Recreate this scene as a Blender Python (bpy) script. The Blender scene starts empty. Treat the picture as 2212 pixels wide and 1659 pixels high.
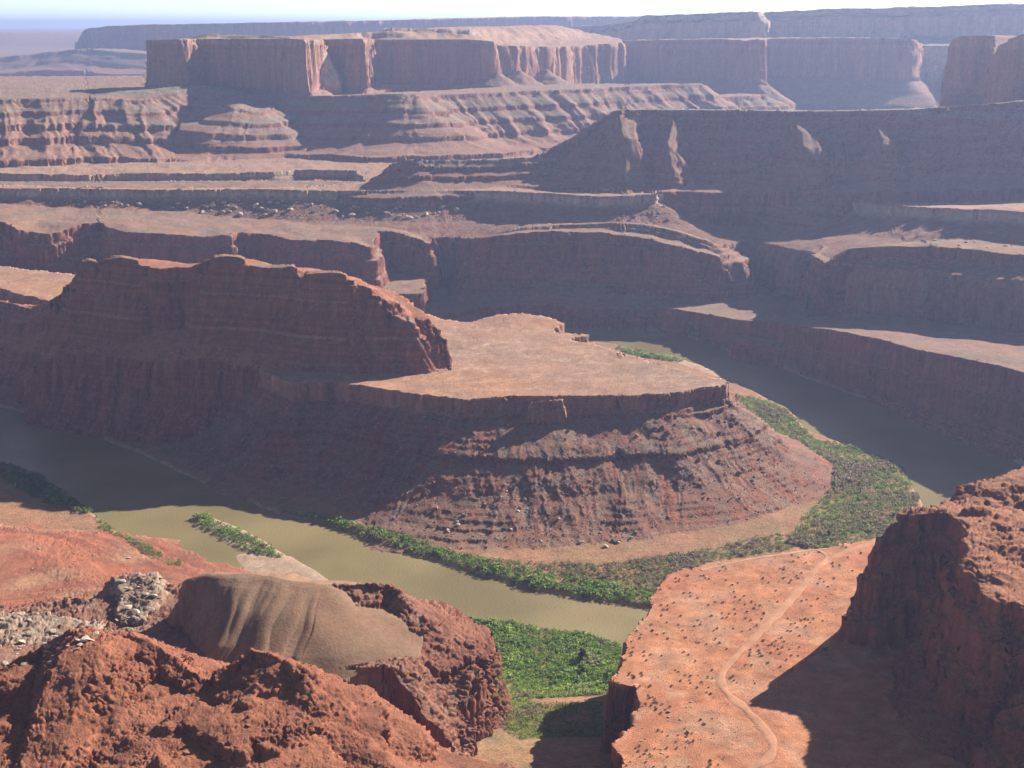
import bpy, bmesh, math, random
import numpy as np
# ------------------------------------------------------------------ camera, sky, sun, exposure
sc = bpy.context.scene
F_PX, CAM_H = 1400.0, 600.0
PITCH = math.atan(359/F_PX)
cam_d = bpy.data.cameras.new('camera'); cam = bpy.data.objects.new('camera', cam_d)
sc.collection.objects.link(cam); sc.camera = cam
cam.location = (0, 0, CAM_H); cam.rotation_euler = (math.radians(90)-PITCH, 0, 0)
cam_d.sensor_width = 36; cam_d.lens = 36*F_PX/1024; cam_d.clip_start = 1; cam_d.clip_end = 200000
SUN_EL, SUN_AZ = math.radians(28), math.radians(46)      # azimuth clockwise from +Y (the view direction): behind, right
world = bpy.data.worlds.new('World'); sc.world = world; world.use_nodes = True
wn = world.node_tree; bgn = wn.nodes['Background']
sky = wn.nodes.new('ShaderNodeTexSky'); sky.sky_type = 'NISHITA'; sky.sun_disc = False
sky.sun_elevation = SUN_EL; sky.sun_rotation = SUN_AZ; sky.altitude = 1500; sky.dust_density = 1.0; sky.air_density = 0.45; sky.ozone_density = 4.0
hsv = wn.nodes.new('ShaderNodeHueSaturation'); hsv.inputs['Saturation'].default_value = .5
tcw = wn.nodes.new('ShaderNodeTexCoord'); sxyz = wn.nodes.new('ShaderNodeSeparateXYZ'); mrw = wn.nodes.new('ShaderNodeMapRange')   # horizon haze painted as a sky gain; sky above dimmed to deepen shade
mrw.inputs[1].default_value = 0; mrw.inputs[2].default_value = .1; mrw.inputs[3].default_value = 2.1; mrw.inputs[4].default_value = .85
wn.links.new(tcw.outputs['Generated'], sxyz.inputs[0]); wn.links.new(sxyz.outputs['Z'], mrw.inputs[0]); wn.links.new(mrw.outputs[0], hsv.inputs['Value'])
wn.links.new(sky.outputs[0], hsv.inputs['Color']); wn.links.new(hsv.outputs[0], bgn.inputs[0]); bgn.inputs[1].default_value = 0.05
sl = bpy.data.lights.new('sun', 'SUN'); sun = bpy.data.objects.new('sun', sl); sc.collection.objects.link(sun)
sl.energy = 5.0; sl.angle = math.radians(0.5); sl.color = (1.0, 0.9, 0.76)
sun.rotation_euler = (math.radians(90)-SUN_EL, 0, math.radians(180)-SUN_AZ)
sc.view_settings.view_transform = 'Standard'; sc.view_settings.look = 'None'
sc.view_settings.exposure = 1.2; sc.view_settings.gamma = 1
sc.cycles.max_bounces = 5; sc.cycles.diffuse_bounces = 2; sc.cycles.glossy_bounces = 2
sc.cycles.transmission_bounces = 2; sc.cycles.volume_bounces = 0; sc.cycles.transparent_max_bounces = 4
HAZE = 4.8e-5
rng = np.random.default_rng(7)
f32 = np.float32

# ------------------------------------------------------------------ rays: (vx, vy) are positions in a 2212 px wide view of the place
def ray(vx, vy):
    u = (vx*1024/2212-512)/F_PX; w = -(vy*1024/2212-384)/F_PX
    return u, math.cos(PITCH)+w*math.sin(PITCH), -math.sin(PITCH)+w*math.cos(PITCH)
def A(vx, vy, f, w=1.0):            # point at forward distance f
    d = ray(vx, vy); t = f/d[1]
    return (d[0]*t, f, CAM_H+d[2]*t, w)
def Z(vx, vy, z, w=1.0):            # point at elevation z
    d = ray(vx, vy); t = (z-CAM_H)/d[2]
    return (d[0]*t, d[1]*t, z, w)
def W(x, y, z, w=1.0): return (x, y, z, w)

# ------------------------------------------------------------------ noise
PT = rng.permutation(1024).astype(np.int32); PT = np.concatenate([PT, PT, PT])
GA = rng.uniform(0, 2*math.pi, 1024); GX = np.cos(GA).astype(f32); GY = np.sin(GA).astype(f32)
VAL = rng.uniform(-1, 1, 1024).astype(f32)
def n2(x, y, seed=0):               # gradient noise, about -1..1
    x = np.asarray(x, f32)+seed*17.37; y = np.asarray(y, f32)+seed*9.13
    fx = np.floor(x); fy = np.floor(y); ix = fx.astype(np.int32); iy = fy.astype(np.int32)
    x = x-fx; y = y-fy
    u = x*x*x*(x*(x*6-15)+10); v = y*y*y*(y*(y*6-15)+10)
    def g(i, j, a, b):
        h = PT[(ix+i & 1023)+PT[iy+j & 1023]]; return GX[h]*a+GY[h]*b
    a = g(0, 0, x, y); a += u*(g(1, 0, x-1, y)-a)
    b = g(0, 1, x, y-1); b += u*(g(1, 1, x-1, y-1)-b)
    return (a+v*(b-a))*f32(1.5)
def n3(x, y, z, seed=0):            # value noise -1..1
    x = np.asarray(x, f32)+seed*13.7; y = np.asarray(y, f32)+seed*5.3; z = np.asarray(z, f32)+seed*3.1
    fx = np.floor(x); fy = np.floor(y); fz = np.floor(z)
    ix = fx.astype(np.int32); iy = fy.astype(np.int32); iz = fz.astype(np.int32)
    x = x-fx; y = y-fy; z = z-fz
    u = x*x*(3-2*x); v = y*y*(3-2*y); w = z*z*(3-2*z)
    def g(i, j, k): return VAL[PT[PT[(ix+i & 1023)+PT[iy+j & 1023]]+(iz+k & 1023)]]
    def l(k):
        a = g(0, 0, k); a = a+u*(g(1, 0, k)-a); b = g(0, 1, k); b = b+u*(g(1, 1, k)-b)
        return a+v*(b-a)
    a = l(0); return a+w*(l(1)-a)
def worley(x, y, z, seed=0):        # distance to the nearest scattered point, cell size 1
    fx = np.floor(x).astype(np.int32); fy = np.floor(y).astype(np.int32); fz = np.floor(z).astype(np.int32)
    best = np.full(x.shape, 9.0, f32)
    for i in (-1, 0, 1):
        for j in (-1, 0, 1):
            for k in (-1, 0, 1):
                h = PT[PT[(fx+i+seed*7 & 1023)+PT[fy+j & 1023]]+(fz+k & 1023)]
                px = fx+i+.5+.45*VAL[h]; py = fy+j+.5+.45*VAL[PT[h+1]]; pz = fz+k+.5+.45*VAL[PT[h+2]]
                best = np.minimum(best, (x-px)**2+(y-py)**2+(z-pz)**2)
    return np.sqrt(best)
def cells(x, y, z, seed=0):        # distance to the nearest point, to the edge of its cell, and a random value of the cell
    fx = np.floor(x).astype(np.int32); fy = np.floor(y).astype(np.int32); fz = np.floor(z).astype(np.int32)
    b1 = np.full(x.shape, 9.0, f32); b2 = b1.copy(); rid = np.zeros(x.shape, f32)
    for i in (-1, 0, 1):
        for j in (-1, 0, 1):
            for k in (-1, 0, 1):
                h = PT[PT[(fx+i+seed*7 & 1023)+PT[fy+j & 1023]]+(fz+k & 1023)]
                px = fx+i+.5+.45*VAL[h]; py = fy+j+.5+.45*VAL[PT[h+1]]; pz = fz+k+.5+.45*VAL[PT[h+2]]
                d = (x-px)**2+(y-py)**2+(z-pz)**2
                m = d < b1; b2 = np.where(m, b1, np.minimum(b2, d)); rid = np.where(m, VAL[PT[h+5]], rid); b1 = np.where(m, d, b1)
    b1 = np.sqrt(b1); return b1, np.sqrt(b2)-b1, rid
def sstep(a, b, x):
    t = np.clip((x-a)/(b-a), 0, 1); return t*t*(3-2*t)

# strata: a monotone stepped remap of elevation
def make_terrace(seed, lo, hi, zmax=760):
    r = np.random.default_rng(seed); zi = [-60.0]; zo = [-60.0]; z = -60.0
    while z < zmax:
        t = r.uniform(lo, hi); h = r.uniform(.25, .45)
        zi += [z+t*(1-h*.45), z+t]; zo += [z+t*h*.75, z+t]; z += t
    return np.array(zi), np.array(zo)
TER_T = make_terrace(4, 2.5, 7)
TER_S, TER_M, TER_L = make_terrace(1, 4, 11), make_terrace(2, 9, 26), make_terrace(3, 20, 60)

# ------------------------------------------------------------------ landforms
FEATS = []
def feat(name, pts, prof, warp=((1, 0),), gully=None, terr=(0, 'S'), relief=3., sharp=2.5, obj=None, mode='max', tin=0):
    FEATS.append(dict(name=name, pts=np.array(pts, float), prof=np.array(prof, float), warp=warp, gully=gully,
                      terr=terr, relief=relief, sharp=sharp, obj=obj or name, mode=mode, tin=tin))
def back(pts, d, dz=0, w=1.0):       # the same line pushed away from the viewer, reversed
    return [(p[0]*(1+d/p[1]), p[1]+d, p[2]+dz, w) for p in reversed(pts)]

RIVER = [(-1900,3200),(-1000,2350),(-829,2187),(-713,2105),(-559,1957),(-425,1807),(-297,1677),(-196,1611),(-135,1556),(-56,1491),(22,1430),(144,1380),
 (260,1375),(380,1420),(480,1530),(525,1650),(531,1731),(547,1869),(503,1957),(448,2054),(445,2187),(381,2354),(315,2474),(201,2645),(100,2690),(0,2640),(-200,2600),(-500,2680),(-1500,3000),
 (-1500,3090),(-500,2770),(-200,2690),(0,2750),(60,2820),(176,2840),(320,2750),(383,2665),(493,2438),(599,2202),(680,1981),(716,1890),(760,1750),(740,1550),(620,1400),(420,1290),(250,1255),
 (150,1270),(108,1288),(63,1316),(-3,1338),(-75,1356),(-215,1415),(-372,1491),(-443,1564),(-531,1677),(-632,1807),(-724,1890),(-1000,2150),(-1900,2900)]

# -- far plateau platform (white rim level) reaching the horizon
rimw = [A(-500,404,3300,1.2),A(-150,405,3300,1.2),A(0,407,3300,1.1),A(200,408,3310),A(330,410,3330),A(420,410,3320,1.1),A(540,409,3330),A(640,410,3325,1.3),A(740,412,3330,1.1),A(860,412,3310,1.2),A(985,412,3320,1.),
        A(1090,413,3290,.8),A(1200,418,3235,.8),A(1290,425,3185,.8),A(1345,424,3160,1.),A(1415,418,3180,1.2),A(1470,424,3290,1.2),A(1600,425,3300,1.),A(1720,428,3240,1.),A(1800,430,3180,1.),
        A(1920,444,2980),A(2085,452,2690,1.2),A(2150,453,2655,1.2),A(2212,457,2600,1.2),A(2500,470,2400,1.2)]
feat('white_rim', rimw+[W(3500,2300,250),W(12000,5000,250),W(20000,56000,250),W(-38000,56000,250),W(-12000,3400,240)],
     [(0,0),(2,17),(7,21),(50,41),(95,57),(150,64),(225,80),(238,115),(252,260)], warp=((3,10),(4,6),(5,1.5)), gully=(30,8,4,120), terr=(.15,'S'), relief=5, obj='white_rim_plateau')
# carved side canyon in the platform
feat('side_canyon', [Z(-400,399,229),Z(0,399,229),Z(180,401,229),Z(330,400,229),Z(640,398,229),Z(700,393,229),Z(790,384,229),Z(770,362,231),Z(640,361,231),Z(590,365,231),Z(430,369,231),Z(270,369,231),Z(180,374,231),Z(0,373,231),Z(-400,372,231)],
     [(0,0),(3,18),(10,24),(60,50),(80,52)], warp=((3,8),(4,4)), gully=(28,6,3,60), mode='carve', obj='white_rim_plateau')
feat('far_canyon', [Z(-500,206,232),Z(0,207,232),Z(150,207,232),Z(330,206,232),Z(420,200,232),Z(330,182,234),Z(250,188,234),Z(150,184,234),Z(60,180,234),Z(-500,182,234)],
     [(0,0),(12,25),(200,75)], warp=((1,60),(2,30)), gully=(120,22,5,200), mode='carve', obj='white_rim_plateau')

# -- lower cliff band under the white rim (left side, promontory, right bluff)
feat('cliff_band', [A(-700,465,3050),A(-150,470,2990),A(0,478,2975),A(60,500,2960,1),A(110,506,2955),A(160,484,3030),A(200,482,3035),A(260,500,2975),A(360,505,2960),A(430,512,2950),A(500,506,2965),A(530,500,3020),A(580,505,3010),A(640,518,2945),
        A(700,516,2950),A(730,520,2930),A(770,530,2895,.8),A(795,538,2880,1.5),A(800,530,2930,1.8),A(800,500,3060,1.),A(840,500,3060),A(890,520,3030,.8),A(912,530,3020,1.5),A(915,508,3100,1.5),A(925,478,3210),A(955,470,3240),
        A(985,500,3200,.6),A(1000,530,3070,.7),A(1040,512,3010,.8),A(1120,502,2985,.8),A(1200,500,2960,.8),A(1290,502,2935,.8),A(1380,512,2905,.8),A(1450,528,2885,.8),A(1520,545,2865,.9),A(1562,553,2855,1.),A(1590,566,2905,1.2),A(1612,572,2960,1.4),A(1592,532,3080,1.2),
        A(1560,520,3080),A(1620,512,3130),A(1700,515,3080,1.),A(1780,520,2900),A(1775,560,2640,.9),A(1765,577,2570,1.),A(1835,538,2580),A(1900,532,2555),A(2034,532,2495),A(2120,540,2440),A(2212,552,2365),A(2600,590,2200),
        W(3500,2200,230),W(4000,3600,230),W(-5000,3600,200)],
     [(0,0),(1.5,18),(9,25),(11,58),(17,64),(19,92),(55,112),(100,124),(140,132),(150,150),(160,260)], warp=((2,14),(3,14),(4,7),(5,2.5)), gully=(38,9,10,150), terr=(.45,'S'), relief=4, sharp=4, obj='canyon_wall')
# -- inner-gorge shelves
feat('promontory_step', [A(1075,500,3060),A(1130,492,3040),A(1200,487,3025),A(1330,482,2995),A(1400,488,2975),A(1455,500,2950),A(1512,517,2930),A(1548,531,2925),A(1560,526,2990),A(1500,500,3060),A(1330,478,3090),A(1150,484,3120)],
     [(0,0),(1.5,6),(12,8.5),(14,14),(34,17),(36,22),(60,28)], warp=((3,10),(4,6),(5,2)), relief=3, terr=(.3,'S'), sharp=4, obj='canyon_wall')
feat('shelf_left', [A(-900,610,3100),A(-200,622,2930),A(0,624,2890),A(140,627,2870),A(500,638,2830),A(800,636,2800),A(880,634,2795),A(912,633,2800,.7),A(918,615,2900,.7),A(925,600,3000),A(960,560,3150),W(0,3300,60),W(-3500,3400,60)],
     [(0,0),(3,25),(8,40),(20,52),(40,60)], warp=((3,6),(4,3)), relief=3, obj='gorge_shelf')
feat('shelf_right', [A(985,640,2990,.3),A(1060,652,2915,.3),A(1180,655,2880,.3),A(1300,657,2862,.32),A(1400,665,2790,.32),A(1460,668,2735,.32),A(1500,676,2700,.32),A(1600,690,2580,.32),A(1700,700,2465,.32),A(1800,713,2345,.32),A(1900,733,2230,.32),A(2000,757,2110,.32),A(2100,778,2015,.32),A(2212,805,1925,.32),W(900,1780,130,.32),W(950,1600,135,.6),
        W(900,1480,135),W(1500,1500,135),W(3000,2300,120),W(1500,2900,80),W(600,3100,60),W(180,3200,60)],
     [(0,0),(5,40),(14,48),(20,92),(60,112),(90,128),(120,150)], warp=((3,8),(4,4),(5,1.5)), gully=(40,5,5,60), relief=3, terr=(.25,'S'), sharp=4, obj='shelf_wall')
feat('knoll', [A(1375,632,2890),A(1395,628,2890),A(1410,632,2905),A(1390,630,2920)],
     [(0,0),(3,5),(14,9),(17,15),(40,25),(45,29),(80,38)], warp=((4,3),(5,1.5)), relief=1, terr=(.6,'S'), obj='shelf_wall')

# -- gooseneck peninsula: bench, butte, ridge
def gz(p): return p
feat('gooseneck', [Z(630,832,121,.56),Z(720,822,121,.62),Z(850,845,121,.8),Z(1000,862,121,1.25),Z(1130,858,121,1.75),Z(1300,853,121,1.7),Z(1420,850,121,1.45),Z(1500,838,121,1.2),Z(1570,829,121,.85),
        Z(1560,818,121,.8),Z(1500,806,120,.9),Z(1440,785,120,1.),Z(1330,757,119),Z(1300,742,118),Z(1240,735,118),Z(1280,722,117),Z(1205,716,117),Z(1212,700,119),Z(1185,684,124),Z(1130,677,126),Z(1075,681,124),Z(1010,697,118),Z(960,690,116),Z(935,682,118),Z(880,668,118),W(-330,2500,116),
        W(-700,2650,120),W(-1300,3000,120),W(-1700,3300,120,.8),W(-800,2440,118,.75),W(-560,2205,120,.72),W(-450,2075,120,.66),W(-360,1950,120,.62)],
     [(0,0),(2.5,17),(8,24),(36,42),(58,55),(60,61),(100,86),(150,106),(190,116),(232,123),(244,160)], warp=((2,9),(3,8),(4,5),(5,2.4)), gully=(26,8,30,110), terr=(.55,'T'), relief=2.2, sharp=4, obj='gooseneck')
NOSE = [(0,0),(1.5,9),(6,12),(8,22),(16,27),(18,33),(40,46),(60,80)]
feat('nose_ledge', [Z(1405,905,93),Z(1460,898,94),Z(1530,892,94),Z(1580,872,95),Z(1598,852,96),W(290,1890,100),W(215,1800,100)], NOSE, warp=((3,5),(4,6),(5,2.5)), gully=(11,4,1,20), terr=(.2,'S'), relief=2, sharp=3, obj='gooseneck')
feat('nose_ledge_low', [Z(1500,975,62),Z(1560,962,62),Z(1620,945,62),Z(1640,915,63),Z(1632,895,64),W(330,1880,70),W(270,1800,70)], NOSE, warp=((3,5),(4,6),(5,2.5)), gully=(11,4,1,20), terr=(.2,'S'), relief=2, sharp=3, obj='gooseneck')
feat('block', [Z(1137,889,108,.4),Z(1222,887,108,.4),W(66,1790,121,.5),W(24,1780,121,.5)], [(0,0),(3,24),(9,27),(40,60)], warp=((5,.8),), relief=.5, obj='gooseneck')
bt = [A(118,650,2230,.8),A(150,600,2200),A(172,570,2180),A(225,566,2160),A(262,564,2145),A(300,572,2130),A(345,578,2115),A(375,577,2100),A(400,578,2092),A(445,563,2078),A(490,562,2066),A(525,570,2058),A(560,584,2048),A(628,583,2028),A(634,596,2024),A(664,600,2010),A(738,598,1992),A(744,612,1990),A(786,622,1983,.8),A(792,640,1981,.7),A(826,650,1974,.6),A(832,668,1970,.6),A(852,690,1965,.5),A(884,700,1958,.5),A(890,722,1956,.5),A(912,734,1952,.5),A(916,760,1950,.5)]
feat('butte', bt+[W(-98,1972,160,.5),W(-128,2006,190,.6),W(-190,2060,218,.8),W(-300,2140,235),W(-470,2235,228),W(-610,2300,200)],
     [(0,0),(1.2,15),(6,20),(8.5,62),(13,66),(15.5,92),(30,99),(60,114),(80,128),(92,180)], warp=((2,6),(3,9),(4,6),(5,2.2)), gully=(20,6,1,50), terr=(.12,'S'), relief=5, sharp=5)
feat('neck_ridge', [A(-500,640,2900),A(-200,652,2560),A(0,650,2440),A(30,656,2410),A(62,668,2390),A(85,658,2370),A(120,652,2340)]+[A(120,652,2380),A(85,658,2400),A(30,656,2440),A(0,650,2475),A(-200,652,2600),A(-500,640,2940)],
     [(0,0),(3,12),(20,25),(24,45),(60,70)], warp=((3,7),(4,5)), terr=(.4,'S'), relief=4, obj='butte')

# -- escarpment to the right (z about 390) and its spur
feat('escarpment', [A(1308,243,3600,1.05),A(1325,240,3575,1.15),A(1390,238,3530,1.1),A(1470,238,3505,.85),A(1600,239,3465,.8),A(1720,241,3420,.8),A(1800,240,3390,.8),A(1960,236,3330,.8),A(2050,230,3280,.8),A(2120,224,3240,.8),A(2212,218,3190,.8),A(2700,200,3000,.8),
        W(4000,3100,420),W(6000,6000,420),W(1900,4600,400),A(2100,226,3560),A(1960,234,3430),A(1800,238,3440),A(1600,237,3550),A(1470,236,3610),A(1390,236,3640),A(1330,238,3670)],
     [(0,0),(3,13),(28,30),(31,40),(70,66),(73,76),(110,94),(113,106),(150,124),(153,134),(200,152),(300,165),(320,260)], warp=((2,24),(3,12),(4,5)), gully=(85,38,4,200), terr=(.5,'M'), relief=4, sharp=4)
feat('spur', [A(842,351,3420),A(905,342,3420),A(912,338,3425),A(920,345,3430),A(1000,346,3450),A(1080,344,3470),A(1130,338,3490),A(1180,328,3515),A(1245,292,3560),A(1285,262,3580),A(1310,246,3600)]+[W(560,3680,380),W(470,3640,345),W(380,3590,315),W(250,3540,290),W(60,3500,282)],
     [(0,0),(3,7),(18,16),(21,26),(45,36),(48,45),(80,56),(140,72),(160,120)], warp=((3,6),(4,3)), gully=(40,6,4,120), terr=(.5,'S'), relief=2, sharp=4, obj='escarpment')
WING = [(0,0),(4,20),(8,90),(14,160),(60,196),(110,222),(114,234),(165,258),(170,272),(230,296),(320,320),(420,332)]
feat('wingate_right', [A(2052,108,4150,.7),A(2062,84,4110,.6),A(2080,78,4080),A(2120,76,4040),A(2148,77,4000),A(2152,124,3800,.7),A(2162,100,3760,.7),A(2186,84,3700),A(2212,74,3640),A(2600,60,3300),W(5000,3200,600),W(6000,6000,600),W(1900,5000,585)],
     WING, warp=((2,14),(3,7),(4,3)), gully=(50,9,8,300), terr=(.15,'M'), relief=5, sharp=4, obj='right_mesa')

# -- mid-distance mesas
feat('mesa_main', [A(325,92,4960,.9),A(332,87,4920,.9),A(388,85,4690,.9),A(400,84,4720),A(420,84,4790),A(440,84,4830),A(462,84,4800),A(490,83,4800),A(560,84,4720),A(620,83,4640),A(672,85,4570,.9),A(686,86,4800),A(692,85,4980),A(750,84,4930),A(790,84,4880,.9),A(800,85,5050),A(806,85,5350),A(900,85,5290),A(1000,85,5230),A(1062,90,5170,.9),A(1072,97,5300),A(1110,99,5350),A(1150,100,5450),A(1195,101,5600),A(1250,99,5900),A(1330,92,6200,1.2),
        A(1345,82,6700),W(200,7000,600),W(-300,5700,590),W(-600,5300,570)],
     WING, warp=((2,38),(3,20),(4,8)), gully=(75,26,6,380), terr=(.25,'M'), relief=6, sharp=4, obj='mesa')
feat('mesa_cap', [A(820,66,5560),A(840,60,5540),A(960,62,5520),A(985,66,5520),A(1015,64,5520),A(1030,72,5540),A(1000,70,5750),A(830,60,5750)],
     [(0,0),(5,14),(40,30),(80,40)], warp=((3,8),(4,4)), relief=3, obj='mesa')
feat('mesa_cap_low', [A(420,78,5000),A(450,72,4990),A(470,72,4990),A(480,76,4990),A(620,78,4900),A(640,82,4880),A(600,78,5050),A(440,76,5080)],
     [(0,0),(8,7),(60,20),(90,26)], warp=((3,8),(4,4)), relief=3, obj='mesa')
feat('mesa_shoulder', [A(-600,222,3980),A(-100,217,4120),A(60,213,4190),A(140,211,4230),A(250,213,4280),A(300,216,4310),A(370,202,4420),A(420,188,4540),A(455,198,4480),A(490,232,4330),A(545,242,4330),A(575,230,4480),W(-300,5200,390),W(-1500,6500,380),W(-3500,6500,370)],
     [(0,0),(4,8),(60,34),(64,44),(120,66),(124,80),(180,98),(184,112),(260,132),(320,142),(340,220)], warp=((2,34),(3,14),(4,5)), gully=(80,62,4,160), terr=(.3,'M'), relief=5, sharp=4, obj='mesa')
feat('mesa_bench', [A(560,214,4700),A(640,208,4560),A(720,207,4480),A(800,204,4420),A(872,202,4370),A(905,204,4370),A(932,210,4400),A(950,205,4520),W(700,5200,395),W(200,5200,395)],
     [(0,0),(4,10),(60,42),(64,52),(115,78),(119,88),(175,112),(180,124),(250,142),(320,152),(340,230)], warp=((2,26),(3,12),(4,5)), gully=(85,48,4,200), terr=(.3,'M'), relief=4, sharp=4, obj='mesa')
feat('mesa_low_bench', [A(960,236,4950),A(1040,228,4900),A(1140,228,4800),A(1230,226,4900),A(1330,225,5000),W(1000,5500,340),W(500,6000,340)],
     [(0,0),(5,12),(60,40),(64,52),(130,70),(135,80),(220,95),(300,110)], warp=((2,26),(3,12),(4,4)), gully=(80,40,4,200), terr=(.5,'M'), relief=4, sharp=4, obj='mesa')

# -- far right high mesas and the hazy far mesa
WF = [(0,0),(8,40),(16,120),(26,165),(120,220),(220,262),(230,285),(350,320),(600,345)]
feat('far_lower', [A(1250,110,6900),A(1340,88,6500),A(1450,86,6250),A(1560,84,6050),A(1600,86,5980,.9),A(1612,88,5960,.7),A(1625,88,6020,.9),A(1640,86,6100),A(1660,84,6250),A(1700,83,6250),A(1800,82,6120),A(1900,82,6000),A(1955,84,5930,.9),A(1972,86,5980,.9),A(1985,95,6150),A(2000,92,6450),A(2212,88,6000),W(4500,6500,560),W(5000,9000,560),W(1500,9000,560)],
     WF, warp=((1,20),(2,14),(3,9)), gully=(90,22,8,500), terr=(.25,'M'), relief=8, sharp=4, obj='far_mesa')
feat('far_upper', [A(1130,74,8600),A(1180,66,8300),A(1240,58,8000),A(1335,52,7600),A(1370,46,7400),A(1385,34,7350),A(1430,33,7200),A(1600,26,6900),A(1628,26,6850),A(1640,26,7000),A(1720,24,6950),A(1800,19,6900),A(1900,18,6800),A(2040,14,6600),A(2130,10,6500),A(2212,9,6400),W(6000,6500,680),W(8000,12000,680),W(2000,12000,650)],
     [(0,0),(8,18),(40,45),(48,90),(60,130),(120,150),(400,170)], warp=((1,24),(2,16),(3,10)), gully=(90,16,4,200), terr=(.5,'M'), relief=12, sharp=4, obj='far_mesa')
feat('tower', [A(1606,92,5760),A(1618,86,5750),A(1640,84,5745),A(1654,90,5755),A(1650,100,5790),A(1630,90,5810),A(1610,95,5800)],
     [(0,0),(4,30),(9,100),(16,150),(24,170),(70,205),(130,240),(136,256),(230,300),(300,330)], warp=((3,8),(4,6)), gully=(26,6,3,80), terr=(.2,'M'), relief=5, sharp=4, obj='far_mesa')
for vx, vy, f in ((425,176,4700),(690,176,4900),(802,168,5200),(1070,152,5200),(1120,152,5300),(1180,150,5500),(470,190,4760)):
    p_ = A(vx, vy, f); feat('talus_cone', [(p_[0]+8*math.cos(a_), p_[1]+8*math.sin(a_), p_[2], 1) for a_ in (0, 1.57, 3.14, 4.71)], [(0,0),(60,42),(130,82),(134,92),(220,130)], warp=((3,10),(4,6)), gully=(16,8,4,60), terr=(.25,'M'), relief=1, obj='mesa')
feat('hazy_mesa', [A(150,88,11400),A(166,66,11200),A(176,61,11100),A(240,56,10700),A(400,52,10600),A(600,48,10600),A(800,45,10800),A(1000,40,11000),A(1150,36,11200),A(1300,36,11500),A(1500,36,11800),W(9000,16000,640),W(4000,18000,640),W(-2400,16000,620)],
     [(0,0),(20,120),(40,160),(200,240),(230,265),(420,300),(450,325),(700,345),(1200,380)], warp=((1,60),(2,30),(3,15)), gully=(240,60,8,900), terr=(.3,'L'), relief=10, sharp=4, obj='hazy_mesa')
feat('hazy_bench', [A(-200,128,10600),A(0,123,10400),A(90,112,10400),A(200,105,10300),A(330,118,10000),A(500,120,9800),W(2000,12000,330),W(-4000,13000,340)],
     [(0,0),(30,25),(160,70),(190,90),(400,125)], warp=((1,60),(2,40),(3,16)), gully=(200,40,6,500), terr=(.3,'L'), relief=8, sharp=3, obj='hazy_mesa')
feat('horizon_land', [A(-900,76,17500),A(0,73,17500),A(160,73,17500),W(4000,55000,470),W(-30000,55000,470)], [(0,0),(900,150),(2000,220)], warp=((1,200),), relief=20, obj='horizon_land')

# -- foreground
feat('road_bench', [Z(1337,1659,135,.5),Z(1341,1631,135,.5),Z(1324,1609,135,.5),Z(1371,1566,135,.4),Z(1377,1515,135,.4),Z(1368,1484,135,.4),Z(1317,1474,135,.4),Z(1341,1433,135,.5),Z(1361,1368,135,.6),Z(1395,1327,135,.7),Z(1416,1275,135,.8),Z(1450,1238,135),Z(1560,1211,135),Z(1700,1194,135),Z(1890,1166,135),W(600,1230,135),W(850,1330,135),W(1400,1400,140),W(1400,400,140),W(60,400,135)],
     [(0,0),(2,30),(6,40),(10,80),(40,100),(80,120),(110,135)], warp=((4,2.5),(5,1.2)), gully=(18,3,2,60), terr=(.2,'S'), relief=2, sharp=4)
feat('foreground_cliff', [A(1880,1180,1016,.7),A(1925,1125,1026),A(1962,1097,1042),A(2062,1084,1075),A(2072,1060,1085),A(2100,1042,1100),A(2150,1020,1120),A(2212,1000,1145),W(560,1180,262),W(1300,1200,270),W(1300,500,270),W(520,640,240),A(2260,1330,840),A(2212,1312,850),A(2130,1270,880),A(2092,1205,925),A(2066,1145,975),A(2050,1098,1020),A(1962,1104,1030)],
     [(0,0),(1.5,16),(9,23),(11.5,52),(19,60),(22,84),(50,97),(80,105),(95,130)], warp=((3,8),(4,6),(5,2.5)), gully=(20,6,2,60), terr=(.6,'S'), relief=11, tin=1, sharp=4)
feat('corner_buttress', [A(2150,1560,800),A(2185,1500,810),A(2240,1440,830),W(600,800,220),W(600,600,220),W(380,640,190)], [(0,0),(3,14),(10,20),(14,44),(40,60),(80,80)], warp=((4,4),(5,2)), gully=(18,4,2,60), terr=(.4,'S'), relief=3, obj='foreground_cliff')
feat('mound_bench', [Z(300,1262,130),Z(450,1262,135),Z(690,1272,135),Z(850,1264,138),Z(872,1280,136,.5),Z(880,1302,132,.5),Z(930,1345,126,.5),Z(985,1390,120,.5),Z(1020,1425,116,.45),Z(1038,1460,112,.45),Z(1020,1500,106,.5),Z(985,1530,104,.5),Z(1010,1560,95,.45),Z(1030,1600,88,.45),Z(1000,1635,84,.5),Z(930,1560,108,.6),Z(880,1490,122,.5),Z(850,1440,132,.3),Z(750,1440,134,.3),Z(650,1445,134,.3),W(-170,900,138,.5),W(-400,880,140),W(-700,1000,140),Z(-200,1330,125),Z(0,1312,122),Z(120,1300,122),Z(230,1290,126)],
     [(0,0),(2,22),(10,30),(14,60),(40,78),(90,105),(130,125)], warp=((3,3),(4,3),(5,1.6)), gully=(20,4,2,90), terr=(.5,'S'), relief=1.5, sharp=4)
feat('red_slope', [Z(-600,1120,52),Z(-150,1155,50),Z(0,1172,48),Z(100,1205,40),Z(165,1245,40),Z(222,1276,60),Z(246,1290,116),W(-230,960,120),W(-900,950,125)],
     [(0,0),(30,7),(80,22),(140,38),(190,50),(205,60)], warp=((3,8),(4,5),(5,2)), gully=(40,6,20,200), terr=(.85,'S'), relief=3, sharp=3, tin=1)
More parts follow.
